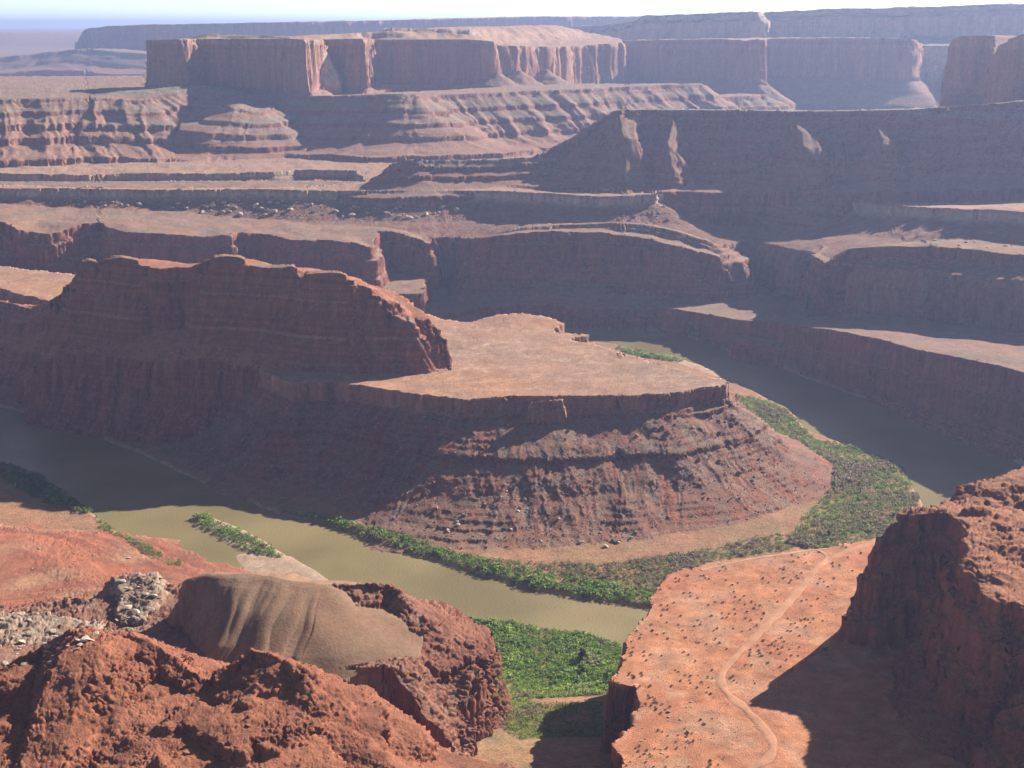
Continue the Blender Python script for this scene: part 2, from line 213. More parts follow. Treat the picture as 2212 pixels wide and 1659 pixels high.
feat('mound', [A(395,1246,1052,.14),A(430,1238,1055,.4),A(500,1240,1053),A(580,1247,1050),A(640,1256,1048,1.2),A(690,1262,1048,1.15)]+[A(690,1262,1056,.5),A(560,1246,1058,.8),A(450,1236,1062,.4),A(400,1244,1060,.14)],
     [(0,0),(8,1.0),(20,4),(50,15),(85,27),(105,38),(120,90)], warp=((3,8),(4,4)), gully=(36,-14,8,60), relief=.8, sharp=4)
feat('mound_shoulder', [A(690,1262,1047),A(740,1264,1050),A(800,1262,1054),A(846,1262,1060,.8),A(868,1275,1052,.6),A(862,1268,1066,.5),A(760,1260,1064,.5),A(690,1258,1056,.5)],
     [(0,0),(3,4),(20,9),(23,14),(50,22),(53,27),(85,34),(105,40),(120,90)], warp=((3,6),(4,4),(5,1.6)), gully=(22,6,4,60), terr=(.5,'S'), relief=2, sharp=4, obj='mound_bench')
feat('outcrop', [A(-250,1500,850),A(60,1430,856),A(430,1480,842),A(520,1442,846),A(600,1428,838,.6),A(642,1475,822,.4),A(652,1532,800,.4),A(690,1578,780,.6),A(745,1632,757,.7),A(790,1690,738,.8),W(-30,600,158),W(-420,600,160)],
     [(0,0),(1.5,9),(8,13),(10,22),(26,31),(50,44),(70,60)], warp=((3,6),(4,4),(5,1.6)), gully=(14,3,2,40), terr=(.9,'S'), relief=12, sharp=3, tin=1)
def crest(pts, half): return [(p[0]-half*.5, p[1]+half*.5, p[2], p[3]) for p in pts]+[(p[0]+half, p[1]-half*.3, p[2]-2, 1.25) for p in reversed(pts)]
CREST_PROF = [(0,0),(3,2.5),(9,5),(11,11),(22,14),(25,22),(44,28),(47,36),(70,44),(90,70)]
feat('outcrop_ridge', crest([A(205,1367,864),A(170,1388,848,.8),A(140,1440,822,.6),A(112,1510,796,.5),A(84,1590,764,.5),A(56,1670,734,.5),A(40,1760,700,.5)], 15), CREST_PROF, warp=((3,5),(4,4),(5,1.8)), gully=(13,4,2,40), terr=(.3,'S'), relief=2, sharp=4, obj='outcrop')
feat('outcrop_crest', crest([A(0,1452,868),A(60,1420,868),A(110,1388,868),A(160,1364,869),A(205,1366,868),A(290,1373,866),A(340,1402,859),A(395,1443,850),A(430,1472,845)], 5), CREST_PROF, warp=((3,5),(4,4),(5,1.8)), gully=(13,4,2,40), terr=(.3,'S'), relief=2, sharp=4, obj='outcrop')
feat('outcrop_peak', crest([A(492,1446,846),A(522,1424,846),A(548,1407,845),A(578,1414,842),A(604,1422,838,.6),A(628,1436,830,.4),A(640,1478,816,.35),A(638,1530,800,.35)], 6), CREST_PROF, warp=((3,4),(4,4),(5,1.8)), gully=(13,4,2,40), terr=(.3,'S'), relief=2, sharp=4, obj='outcrop')
feat('rubble_ridge', [A(648,1500,816),A(690,1540,806),A(740,1572,796),A(800,1615,782),A(850,1655,768),W(-170,745,165),W(-150,790,180)], [(0,0),(10,7),(40,24),(90,50)], warp=((4,4),(5,2)), relief=2.5, terr=(.5,'S'), obj='outcrop')
feat('white_ledge', [Z(238,1245,133,.8),Z(285,1236,136),Z(338,1236,138),Z(352,1268,138),Z(340,1306,137),Z(300,1340,134),Z(262,1350,131),Z(250,1315,132,.7),Z(262,1280,133,.7)],
     [(0,0),(1.2,4),(4,5),(5,9),(9,10),(10,15),(15,16.5),(16,21),(30,24),(50,40)], warp=((4,3),(5,1.8)), relief=1.5, sharp=3)
feat('white_ledge_low', [Z(-60,1310,131),Z(20,1322,130),Z(90,1322,130),Z(150,1330,130),Z(215,1345,130),Z(235,1372,129),Z(180,1395,128),Z(90,1440,127),Z(-60,1470,127)],
     [(0,0),(1.2,3.5),(5,4.5),(6,8),(12,9),(13,13),(20,15),(40,30)], warp=((4,4),(5,2)), relief=2.5, sharp=3, obj='white_ledge')
feat('sandbar', [Z(527,1201,.9),Z(575,1203,1.2),Z(612,1207,1.2),Z(640,1222,1.1),Z(690,1252,.8),Z(640,1254,.7),Z(585,1246,.7),Z(545,1224,.8)], [(0,0),(10,.8),(20,3),(30,6)], warp=((4,2),), relief=.2)
feat('island', [Z(420,1118,1.2),Z(445,1116,1.4),Z(500,1138,1.5),Z(560,1168,1.5),Z(610,1203,1.4),Z(560,1196,1.3),Z(500,1172,1.3),Z(440,1138,1.2)], [(0,0),(5,1),(12,4),(20,8)], warp=((4,2),), relief=.3, obj='sandbar')
feat('right_bar', [Z(1440,768,.8),Z(1480,782,.9),Z(1530,800,1.),Z(1600,828,1.),Z(1640,852,.8),Z(1560,838,1.),Z(1480,808,1.),Z(1420,782,1.)], [(0,0),(10,.8),(22,3),(30,6)], warp=((4,4),), relief=.2, obj='sandbar')
feat('right_bar_low', [Z(1718,930,.7),Z(1760,940,.8),Z(1800,955,.7),Z(1790,966,1.),Z(1740,950,1.)], [(0,0),(6,.8),(14,3),(20,6)], warp=((4,4),), relief=.2, obj='sandbar')
feat('wash', [Z(1020,1440,7),Z(1120,1448,9),Z(1230,1456,10),Z(1330,1450,10),Z(1420,1470,30),Z(1400,1560,58),Z(1380,1659,84),W(40,720,105),W(-60,720,105),Z(1040,1659,84),Z(1020,1560,56)],
     [(0,0),(30,3),(60,12),(90,40),(110,110)], warp=((3,6),(4,3)), relief=1.5, sharp=3, obj='floor')
CAPS = [[(462,562,2072),(490,559,2068),(522,563,2062),(530,566,2060)],[(548,582,2052),(575,584,2047),(632,582,2030),(640,586,2028)],[(664,598,2010),(690,595,2005),(738,596,1992),(748,602,1990)],[(224,566,2162),(262,561,2147),(300,568,2132)],[(178,572,2178),(196,568,2172),(206,570,2168)],[(800,644,1980),(812,645,1977),(822,650,1974)],[(850,688,1965),(862,690,1962),(874,699,1959)],[(880,698,1959),(896,704,1955)],[(752,610,1989),(766,612,1986)]]
for c_ in CAPS:
    q_ = [A(*p) for p in c_]; feat('butte_cap', [(p[0], p[1]-1, p[2]+4, 1) for p in q_]+back([(p[0], p[1], p[2]+4, 1) for p in q_], 26), [(0,0),(.8,6),(4,7.5),(6,16)], warp=((4,3),(5,2)), relief=1.5, sharp=3, obj='butte')
for wd, L_ in ((26, ((1345,250,3545),(1352,300,3395),(1362,370,3305),(1372,412,3250))), (9, ((1450,262,3480),(1452,318,3345),(1456,385,3265))), (28, ((1735,262,3390),(1742,318,3255),(1752,380,3180),(1765,425,3140))),
        (14, ((1800,290,3340),(1812,335,3245),(1822,380,3195))), (20, ((1898,262,3330),(1908,312,3210),(1918,350,3165))), (8, ((1660,300,3390),(1664,322,3340)))):
    pl = [A(*p) for p in L_]
    feat('escarpment_spur', [(p[0]-wd*.4, p[1], p[2]+3, 1) for p in pl]+[(p[0]+wd, p[1]+2, p[2]+1, 1) for p in reversed(pl)], [(0,0),(3,6),(12,12),(15,20),(34,34),(38,46),(66,66),(100,110)], warp=((3,10),(4,5)), gully=(24,5,3,60), terr=(.4,'S'), relief=1, sharp=3, obj='escarpment')
feat('near_bench', [A(660,1570,850),A(800,1592,846),A(900,1606,840),A(1000,1630,830),A(1060,1645,822),A(1112,1659,815),W(80,700,140),W(60,400,140),W(-900,400,150),W(-900,850,145),W(-350,860,145)],
     [(0,0),(3,8),(10,30),(30,60),(60,100)], warp=((4,2.5),(5,1)), relief=2, sharp=3)

FID = {f['name']: i+1 for i, f in enumerate(FEATS)}
NAMES = ['floor']+[f['name'] for f in FEATS]
LAM = {1: 800., 2: 320., 3: 110., 4: 36., 5: 12., 6: 5.}

def poly_eval(x, y, P, sharp):
    n = len(P); Q = np.roll(P, -1, axis=0)
    best = np.full(x.shape, 1e18, f32); s = np.zeros(x.shape, f32); ws = np.zeros(x.shape, f32); zs = np.zeros(x.shape, f32); ww = np.zeros(x.shape, f32)
    inside = np.zeros(x.shape, bool); acc = 0.
    for a, b in zip(P, Q):
        ex, ey = b[0]-a[0], b[1]-a[1]; L2 = ex*ex+ey*ey+1e-6; L = math.sqrt(L2)
        px = x-f32(a[0]); py = y-f32(a[1])
        t = np.clip((px*f32(ex)+py*f32(ey))/f32(L2), 0, 1)
        d2 = (px-t*f32(ex))**2+(py-t*f32(ey))**2
        m = d2 < best; best = np.where(m, d2, best); s = np.where(m, acc+t*f32(L), s); acc += L
        wt = 1/(d2*f32(1e-4)+f32(1e-3))**f32(sharp/2)*f32(min(1.0, L/300)+.2)
        ws += wt; zs += wt*(f32(a[2])+t*f32(b[2]-a[2])); ww += wt*(f32(a[3])+t*f32(b[3]-a[3]))
        c = (a[1] > y) != (b[1] > y)
        if abs(ey) > 1e-9: inside ^= c & (px < (y-f32(a[1]))*f32(ex/ey))
    d = np.sqrt(best); d = np.where(inside, -d, d)
    return d, s, zs/ws, ww/ws

RP = np.array([(p[0], p[1], 0, 1) for p in RIVER], float)
def height(x, y, fine=True):
    """terrain elevation, feature id and drop below that feature's rim"""
    x = np.asarray(x, f32).ravel(); y = np.asarray(y, f32).ravel()
    N = {k: n2(x/L, y/L, k) for k, L in LAM.items() if fine or k < 5}
    M = {k: n2(x/LAM[k], y/LAM[k], k+20) for k in (1, 2, 3, 4)}
    if not fine: N[5] = N[6] = np.zeros_like(x)
    # floor with river channel
    z = np.full(x.shape, 4.0, f32)+N[3]*1.0+N[4]*.5
    near = (y < 3400)
    xi = x[near]; yi = y[near]
    dr, _, _, _ = poly_eval(xi+M[3][near]*4+M[4][near]*2.5, yi+N[3][near]*4+N[4][near]*2.5, RP, 2)
    zz = z[near]; zz = np.where(dr < 14, -3+(zz+3)*sstep(-6, 8, dr), zz+np.clip(dr-14, 0, 200)*.035)
    z[near] = zz; driver = np.full(x.shape, 999., f32); driver[near] = dr
    fid = np.zeros(x.shape, np.int16); drop = np.zeros(x.shape, f32); dist = np.zeros(x.shape, f32); sco = np.zeros(x.shape, f32)
    for i, f in enumerate(FEATS):
        P = f['pts']; reach = f['prof'][-1, 0]*max(1., P[:, 3].max())+60
        m = (x > P[:, 0].min()-reach) & (x < P[:, 0].max()+reach) & (y > P[:, 1].min()-reach) & (y < P[:, 1].max()+reach)
        if not m.any(): continue
        idx = np.nonzero(m)[0]; X = x[idx]; Y = y[idx]; wx = 0; wy = 0
        for k, a in f['warp']:
            n = N[k][idx]; wx = wx+a*(M[k][idx] if k in M else n); wy = wy+a*n
        d, s, zt, w = poly_eval(X+wx, Y+wy, P, f['sharp'])
        keep = d < reach; idx = idx[keep]; d = d[keep]; s = s[keep]; zt = zt[keep]; w = w[keep]
        if not idx.size: continue
        pr = f['prof']
        if f['mode'] == 'carve':
            de = np.maximum(-d, 0)
            if f['gully']:
                lg, ga, d0, d1 = f['gully']
                de = np.maximum(0, de-ga*2*np.abs(n2(s/lg, de/(lg*4), i+3))*sstep(d0, d1*.5, de))
            dp = np.interp(de, pr[:, 0], pr[:, 1]).astype(f32)
            zc = zt-dp; b = (d < 0) & (zc < z[idx])
            z[idx] = np.where(b, zc, z[idx]); k = idx[b]; fid[k] = i+1; drop[k] = dp[b]; dist[k] = de[b]; sco[k] = s[b]; continue
        de = np.maximum(d, 0)/w
        if f['gully']:
            lg, ga, d0, d1 = f['gully']
            g = n2(s/lg, d/(lg*5), i+3); g2 = n2(s/(lg*.37), d/(lg*2), i+11)
            rid = (1-2*np.abs(g))*.5+(1-2*np.abs(g2))*.25+n2(s/(lg*2.6), d/(lg*8), i+15)*.7
            de = np.maximum(0, de-ga*rid*sstep(d0*.3, d0+8, de)*(.35+.65*sstep(d0, d1, de))) if ga else de
        dp = np.interp(de, pr[:, 0], pr[:, 1]).astype(f32)+np.maximum(de-f32(pr[-1, 0]), 0)*f32(2.)
        ins = np.clip(-d/30, 0, 1)
        zf = zt-dp+f['relief']*ins*(.6*N[3][idx]+.4*N[4][idx]+.15*N[5][idx])
        k, tn = f['terr']
        if k:
            T = {'T': TER_T, 'S': TER_S, 'M': TER_M, 'L': TER_L}[tn]
            tilt = -0.02*(y[idx]-1800) if tn in 'ST' else 0
            zq = zf+N[3][idx]*2-tilt
            zT = np.interp(zq, T[0], T[1]).astype(f32)-N[3][idx]*2+tilt
            kk = k*np.clip(.45+1.3*N[3][idx]+.8*M[2][idx], 0.0, 1)*np.maximum(sstep(1, 12, dp), f32(f['tin']))
            zf = zf+(zT-zf)*kk
        b = zf > z[idx]; q = idx[b]
        z[q] = zf[b]; fid[q] = i+1; drop[q] = dp[b]; dist[q] = de[b]; sco[q] = s[b]
    return dict(z=z, fid=fid, drop=drop, dist=dist, s=sco, N=N, dr=driver)

# ------------------------------------------------------------------ adaptive polar grid: rows follow the slope of the ground
def radii():
    out = []; r = 470.
    while r < 57000:
        out.append(r); r += max(1.6, min(8, r*.0011)) if r < 5200 else r*.0045
    return np.array(out)
NROW = 1500
th_c = np.radians(np.concatenate([np.linspace(-34, -23.2, 10), np.linspace(-23, 23, 330), np.linspace(23.2, 40, 16)]))
th_f = np.radians(np.concatenate([np.linspace(-34, -23.1, 60), np.linspace(-23, 23, 1290), np.linspace(23.1, 40, 90)]))
RC = radii()
TT, RR = np.meshgrid(th_c, RC, indexing='ij')
hc = height(RR*np.sin(TT), RR*np.cos(TT), False)['z'].reshape(TT.shape)
sy = F_PX*(CAM_H-hc)/RR                                    # about the image row
seg = np.hypot(np.diff(sy, axis=1), .12*np.diff(hc, axis=1)/RR[:, 1:]*F_PX)
vis = np.minimum.accumulate(sy, axis=1)[:, 1:] >= sy[:, 1:]-1.5
dens = seg*np.where(vis, 1.0, .22)+np.diff(np.log(RC))[None, :]*45
k = np.exp(-np.linspace(-2, 2, 7)**2); k /= k.sum()
dens = np.apply_along_axis(lambda v: np.convolve(np.pad(v, 3, 'edge'), k, 'valid'), 1, dens)
dens = np.apply_along_axis(lambda v: np.convolve(np.pad(v, 3, 'edge'), k, 'valid'), 0, dens)
cum = np.concatenate([np.zeros((len(th_c), 1)), np.cumsum(dens, 1)], 1); cum /= cum[:, -1:]
q = np.linspace(0, 1, NROW)
rk = np.array([np.interp(q, c, RC) for c in cum])
rf = np.empty((len(th_f), NROW))
for j in range(NROW): rf[:, j] = np.interp(th_f, th_c, rk[:, j])
TF = np.repeat(th_f[:, None], NROW, 1)
GXX = (rf*np.sin(TF)).astype(f32); GYY = (rf*np.cos(TF)).astype(f32)
H = height(GXX, GYY)
shape = GXX.shape
z = H['z'].reshape(shape); fid = H['fid'].reshape(shape)
def normals(X, Y, Zz):
    P = np.stack([X, Y, Zz], -1); a = np.gradient(P, axis=0); b = np.gradient(P, axis=1)
    n = np.cross(a, b); n /= np.linalg.norm(n, axis=-1, keepdims=True)+1e-9
    return np.where(n[..., 2:3] < 0, -n, n)
nr = normals(GXX, GYY, z)
# sideways relief on steep rock: vertical joints, bedding ledges, knobs
steep = sstep(.25, .8, 1-nr[..., 2]).astype(f32)
rr = rf.astype(f32); amp = np.clip((rr/1700)**.75, .5, 3.2)
X, Y = GXX, GYY; hn = np.hypot(nr[..., 0], nr[..., 1])+1e-6; hx = nr[..., 0]/hn; hy = nr[..., 1]/hn
lam = np.where(rr < 2600, 1, np.where(rr < 5600, 1.9, 3.2)).astype(f32)
def relief3(x, y, zz, c):
    col = n3(x/(11*c), y/(11*c), zz/(70*c), 1); col2 = n3(x/(4.5*c), y/(4.5*c), zz/(22*c), 2)
    bed = n3(x/(60*c), y/(60*c), zz/(3.2*c), 3); bed2 = n3(x/(25*c), y/(25*c), zz/(9*c), 4)
    blk = n3(x/(7*c), y/(7*c), zz/(7*c), 5)
    crk = n3(x/(17*c), y/(17*c), zz/(230*c), 6); crk2 = n3(x/(7*c), y/(7*c), zz/(60*c), 7)
    return (1-2*np.abs(col))*1.5+(1-2*np.abs(col2))*.8+bed*.9+bed2*1.1+blk*.7-4.2*np.exp(-(crk/.09)**2)-1.6*np.exp(-(crk2/.1)**2)
disp = np.zeros(shape, f32)
for c, lo, hi in ((1., 0, 2600), (1.9, 2600, 5600), (3.2, 5600, 1e9)):
    m = (rr >= lo) & (rr < hi) & (steep > .02)
    disp[m] = relief3(X[m], Y[m], z[m], f32(c))*steep[m]*f32(1.25*c)
X = X+hx*disp; Y = Y+hy*disp
# broken jointed blocks, rounded knobs and rubble
def roughen(names, cx, cz, amp, knobs, rmax, slope0, seed, crack=.5):
    m = np.isin(fid, [FID[n] for n in names]) & (rr < rmax)
    nn = normals(X, Y, z); m &= (1-nn[..., 2]) > slope0
    if not m.any(): return
    xm, ym, zm = X[m], Y[m], z[m]; nn = nn[m]; sl_ = sstep(slope0, slope0+.15, 1-nn[:, 2])
    wx = n3(xm/(cx*2), ym/(cx*2), zm/(cz*2), seed+8)*.35; tilt = .25
    f1, ed, rv = cells((xm+tilt*zm)/cx+wx, (ym-tilt*zm)/cx-wx, zm/cz+wx, seed)
    kb = (rv*.9+.25)*amp*np.clip(ed*3.5, 0, 1)-crack*amp*np.exp(-(ed/.09)**2)
    f1, ed, rv = cells(xm/(cx*.42), ym/(cx*.42), zm/(cz*.45), seed+1)
    kb += rv*amp*.4-crack*.4*amp*np.exp(-(ed/.12)**2)
    kb *= np.clip(.75+.9*n2(xm/(cx*7), ym/(cx*7), seed+40), .25, 1.2)
    if knobs:
        w1 = worley(xm/5.0, ym/5.0, zm/7.5, 1); w2 = worley(xm/2.3, ym/2.3, zm/2.8, 2)
        amt = np.clip(.3+1.3*n2(xm/34, ym/34, 31), 0, 1)
        kb = kb*(1-.55*amt)+(np.sqrt(np.clip(1-(w1/.75)**2, 0, 1))*2.4+np.sqrt(np.clip(1-(w2/.75)**2, 0, 1))*1.0-1.5)*amt*knobs
    kb *= sl_
    X[m] = xm+nn[:, 0]*kb; Y[m] = ym+nn[:, 1]*kb; z[m] = zm+nn[:, 2]*kb
roughen(('outcrop', 'outcrop_ridge', 'outcrop_crest', 'outcrop_peak', 'rubble_ridge'), 5.5, 4.0, 1.7, 1.0, 1200, .04, 3)
roughen(('outcrop', 'outcrop_ridge', 'outcrop_crest', 'outcrop_peak', 'rubble_ridge'), 3.6, 3.0, .8, .35, 1200, -.2, 17)
roughen(('foreground_cliff', 'corner_buttress', 'mound_bench', 'mound_shoulder', 'white_ledge', 'white_ledge_low'), 8, 5, 2.3, 0, 1500, -.1, 5)
roughen(('butte', 'neck_ridge', 'butte_cap'), 8, 10, 2.8, 0, 2800, .12, 7)
roughen(('gooseneck', 'block', 'nose_ledge', 'nose_ledge_low'), 8, 5.5, 2.6, 0, 2400, .05, 9)
roughen(('near_bench', 'road_bench'), 7, 3, 1.2, 0, 1900, .06, 11)
roughen(('red_slope',), 9, 3, 1.7, 0, 1900, -.05, 12)
roughen(('cliff_band', 'white_rim', 'shelf_right', 'shelf_left', 'knoll', 'escarpment', 'escarpment_spur', 'spur'), 16, 10, 4.0, 0, 3700, .08, 13)
nr = normals(X, Y, z)

# ------------------------------------------------------------------ albedo of every vertex (rock, soil, bands)
slope = 1-nr[..., 2]
N = {k: v.reshape(shape) for k, v in H['N'].items()}; drop = H['drop'].reshape(shape); dist = H['dist'].reshape(shape); dr = H['dr'].reshape(shape)
def C3(*c): return np.array(c, f32)
col = np.empty(shape+(3,), f32)
def mix(a, b, t): return a+(b-a)*np.clip(t, 0, 1)[..., None]
RED, DRED, TAN, GREY, PALE, ORANGE, WINGC, GRN, TAUPE, SAND = C3(.26,.105,.065), C3(.17,.06,.042), C3(.36,.205,.14), C3(.215,.165,.135), C3(.46,.40,.33), C3(.475,.208,.115), C3(.34,.17,.115), C3(.22,.19,.15), C3(.265,.155,.102), C3(.42,.29,.2)
rock = sstep(.18, .45, slope)
rdm = n2(X/23, Y/23, 41); rdm2 = n2(X/9, Y/9, 43); rdm3 = n2(X/70, Y/70, 45)
band = np.interp(z+N[3]*1.5, np.arange(-60, 760, 3.0), np.random.default_rng(5).uniform(-1, 1, 274)).astype(f32)
band2 = np.interp(z+N[3]*3, np.arange(-60, 760, 14.0), np.random.default_rng(6).uniform(-1, 1, 59)).astype(f32)
# default: red beds
RED2 = C3(.38,.225,.16)
soil = mix(np.broadcast_to(TAN*.8, col.shape), GREY, .4+.6*rdm3); rk_ = mix(mix(np.broadcast_to(RED, col.shape), DRED, .45+.6*band), RED2, sstep(.7, .9, band)*.5)
col[:] = mix(soil, rk_, rock)
def is_(*n): return np.isin(fid, [FID[k] for k in n])
def put(mask, c): col[mask] = c[mask]
S_ = H['s'].reshape(shape); streak = n2(S_/7, dist/90, 71)*.7+n2(S_/19, dist/150, 72)*.6
m = is_('white_rim', 'side_canyon', 'far_canyon')
c = mix(mix(np.broadcast_to(C3(.34,.20,.148), col.shape), C3(.33,.235,.175), .3+.8*rdm3), C3(.40,.24,.17), .3+N[1]*.7)
c = mix(c, np.broadcast_to(PALE, col.shape), sstep(25, 2, np.abs(drop-8))*.85*sstep(.5, 6, drop))
c = mix(c, mix(np.broadcast_to(RED, col.shape), GREY, .5+.5*rdm), sstep(18, 30, drop)); put(m, c)
m = is_('gooseneck', 'block', 'nose_ledge', 'nose_ledge_low')
top = mix(mix(np.broadcast_to(C3(.36,.205,.14), col.shape), C3(.40,.215,.13), .5+rdm3), C3(.29,.2,.155), .3+.8*N[2])
capc = mix(np.broadcast_to(C3(.33,.19,.135), col.shape), C3(.22,.11,.075), .4+.6*rdm2)
slp = mix(mix(np.broadcast_to(C3(.235,.165,.13), col.shape), C3(.25,.1,.065), .45+.5*rdm+.8*streak), DRED*.9, rock*.8*(.4+.6*(band > -.2)))
slp = mix(slp, np.broadcast_to(C3(.30,.17,.115), col.shape), sstep(100, 122, drop)*.8)
top = mix(top, np.broadcast_to(C3(.46,.31,.225), col.shape), np.exp(-(n2(X/120+.3*rdm, Y/55+.3*rdm, 81)/.05)**2)*.7)
c = np.where(((drop < 1.0) & (fid == FID['gooseneck']))[..., None], top, np.where(((drop < 23) & (fid == FID['gooseneck']) | (fid == FID['block']))[..., None], capc, slp)); put(m, c)
m = is_('butte', 'neck_ridge', 'butte_cap')
c = mix(np.broadcast_to(C3(.29,.115,.075), col.shape), C3(.17,.06,.045), .5+.3*band+.5*n3(X/8, Y/8, z/60, 12)); c = mix(c, np.broadcast_to(C3(.4,.19,.125), col.shape), (1-rock)*.7); put(m, c)
m = is_('mesa_main', 'wingate_right', 'far_lower', 'hazy_mesa', 'tower')
c = mix(mix(np.broadcast_to(WINGC, col.shape), C3(.26,.12,.085), .4+.6*n3(X/30, Y/30, z/200, 9)), C3(.42,.25,.18), .25+.6*band2*(drop < 40))
tal = mix(mix(np.broadcast_to(C3(.29,.165,.125), col.shape), GRN, .5+.9*band2), RED, rock*.6)
c = mix(c, tal, sstep(150, 175, drop)); c = mix(c, np.broadcast_to(C3(.36,.24,.175), col.shape), (drop < 1)*.8); put(m, c)
m = is_('mesa_shoulder', 'mesa_bench', 'mesa_low_bench', 'hazy_bench', 'escarpment', 'spur', 'escarpment_spur', 'talus_cone')
c = mix(mix(np.broadcast_to(C3(.30,.17,.125), col.shape), C3(.24,.205,.165), (.5+band2)*sstep(120, 30, drop)), DRED*1.15, rock*.75*(.3+.7*(band2 < .3))); put(m, c)
m = is_('far_upper', 'mesa_cap', 'mesa_cap_low'); c = mix(mix(np.broadcast_to(C3(.42,.33,.25), col.shape), C3(.10,.11,.07), .35+.9*rdm3), C3(.5,.38,.29), rock); put(m, c)
m = is_('road_bench')
c = mix(mix(np.broadcast_to(ORANGE, col.shape), C3(.40,.155,.09), .3+.8*rdm3), C3(.44,.255,.175), .1+.9*np.clip(n2(X/50, Y/50, 61), 0, 1)); c = mix(c, mix(np.broadcast_to(C3(.22,.105,.075), col.shape), DRED, .4+.5*band), sstep(1, 5, drop)); c = mix(c, np.broadcast_to(C3(.46,.265,.175), col.shape), sstep(.22, .5, n2(X/26, Y/26, 63))*.6*(drop < 1)); c = c*(1+.2*n2(X/15, Y/15, 64)*(drop < 1))[..., None]; put(m, c)
m = is_('mound'); c = mix(mix(np.broadcast_to(TAUPE, col.shape), C3(.27,.175,.118), .5+rdm3), C3(.19,.13,.088), .2+rdm2*.6+.7*n2(S_/7, dist/60, 73)); put(m, c)
m = is_('mound_bench', 'mound_shoulder'); c = mix(mix(np.broadcast_to(C3(.27,.14,.1), col.shape), C3(.33,.24,.19), -.05+.8*rdm), mix(np.broadcast_to(C3(.29,.125,.085), col.shape), DRED, .5+.5*band), np.maximum(rock, sstep(5, 30, drop)*.8)); put(m, c)
m = is_('red_slope'); c = mix(mix(np.broadcast_to(C3(.33,.125,.075), col.shape), C3(.26,.115,.08), .5+rdm3), DRED, rock+.75*band); c = mix(c, np.broadcast_to(C3(.40,.23,.14), col.shape), np.clip(rdm3*1.5-.3, 0, .7)); put(m, c)
m = is_('outcrop', 'outcrop_ridge', 'outcrop_crest', 'outcrop_peak', 'rubble_ridge'); c = mix(mix(np.broadcast_to(C3(.32,.12,.068), col.shape), C3(.21,.075,.046), .5+.7*band+.3*rdm2), C3(.30,.15,.1), .3*(1-rock)); put(m, c)
m = is_('foreground_cliff', 'corner_buttress'); c = mix(mix(np.broadcast_to(C3(.30,.11,.065), col.shape), C3(.2,.07,.045), .5+.5*band), C3(.33,.165,.1), (1-rock)*.7); put(m, c)
m = is_('white_ledge', 'white_ledge_low'); c = mix(mix(np.broadcast_to(C3(.40,.32,.26), col.shape), C3(.32,.22,.165), .4+rdm2), C3(.22,.12,.085), .2+rdm*.9); put(m, c)
m = is_('sandbar', 'island', 'right_bar', 'right_bar_low'); put(m, mix(np.broadcast_to(C3(.46,.34,.26), col.shape), C3(.36,.25,.18), .4+rdm))
m = is_('near_bench'); c = mix(np.broadcast_to(C3(.33,.15,.09), col.shape), C3(.27,.12,.08), .5+rdm); put(m, c)
m = (fid == 0) | is_('wash'); c = mix(mix(np.broadcast_to(C3(.36,.19,.115), col.shape), C3(.25,.18,.1), .4+.8*rdm3), C3(.4,.3,.22), sstep(7, 0, dr)*.8); put(m, c)
vs = lam*6; varn = n3(X/vs, Y/vs, z/(vs*14), 15)*.6+n3(X/(vs*.4), Y/(vs*.4), z/(vs*7), 16)*.4
col *= (1+.32*varn*sstep(.3, .6, slope))[..., None]
col *= (1+.13*rdm2+.10*rdm+.10*n2(X/4, Y/4, 47))[..., None]
col = np.clip(col, .015, .7)

# ------------------------------------------------------------------ materials
def rock_material(name, bump=1.0, speck=.35, scale=1.0):
    m = bpy.data.materials.new(name); m.use_nodes = True; nt = m.node_tree; b = nt.nodes['Principled BSDF']
    at = nt.nodes.new('ShaderNodeAttribute'); at.attribute_name = 'albedo'
    geo = nt.nodes.new('ShaderNodeNewGeometry')
    def noise(sx, sy_, sz, detail, rough=.6):
        mp = nt.nodes.new('ShaderNodeMapping'); mp.inputs['Scale'].default_value = (sx, sy_, sz)
        nt.links.new(geo.outputs['Position'], mp.inputs[0])
        n = nt.nodes.new('ShaderNodeTexNoise'); n.inputs['Scale'].default_value = 1; n.inputs['Detail'].default_value = detail; n.inputs['Roughness'].default_value = rough
        nt.links.new(mp.outputs[0], n.inputs['Vector']); return n.outputs['Fac']
    a = noise(.35*scale, .35*scale, .35*scale, 5, .7); s = noise(.11*scale, .11*scale, .012*scale, 4); h = noise(.02*scale, .02*scale, .6*scale, 3)
    def remap(src, lo, hi):
        r = nt.nodes.new('ShaderNodeMapRange'); r.inputs[1].default_value = .28; r.inputs[2].default_value = .72; r.inputs[3].default_value = lo; r.inputs[4].default_value = hi
        nt.links.new(src, r.inputs[0]); return r.outputs[0]
    def mul(p, q_):
        n = nt.nodes.new('ShaderNodeMath'); n.operation = 'MULTIPLY'; nt.links.new(p, n.inputs[0]); nt.links.new(q_, n.inputs[1]); return n.outputs[0]
    f = mul(mul(remap(a, 1-speck, 1+speck), remap(s, 1-speck*.5, 1+speck*.5)), remap(h, 1-speck*.4, 1+speck*.4))
    vm = nt.nodes.new('ShaderNodeVectorMath'); vm.operation = 'SCALE'; nt.links.new(at.outputs['Color'], vm.inputs[0]); nt.links.new(f, vm.inputs['Scale'])
    nt.links.new(vm.outputs[0], b.inputs['Base Color']); b.inputs['Roughness'].default_value = .95; b.inputs['Specular IOR Level'].default_value = .1
    bp = nt.nodes.new('ShaderNodeBump'); bp.inputs['Strength'].default_value = .7; bp.inputs['Distance'].default_value = 1.6*bump
    nt.links.new(a, bp.inputs['Height']); nt.links.new(bp.outputs[0], b.inputs['Normal'])
    return m
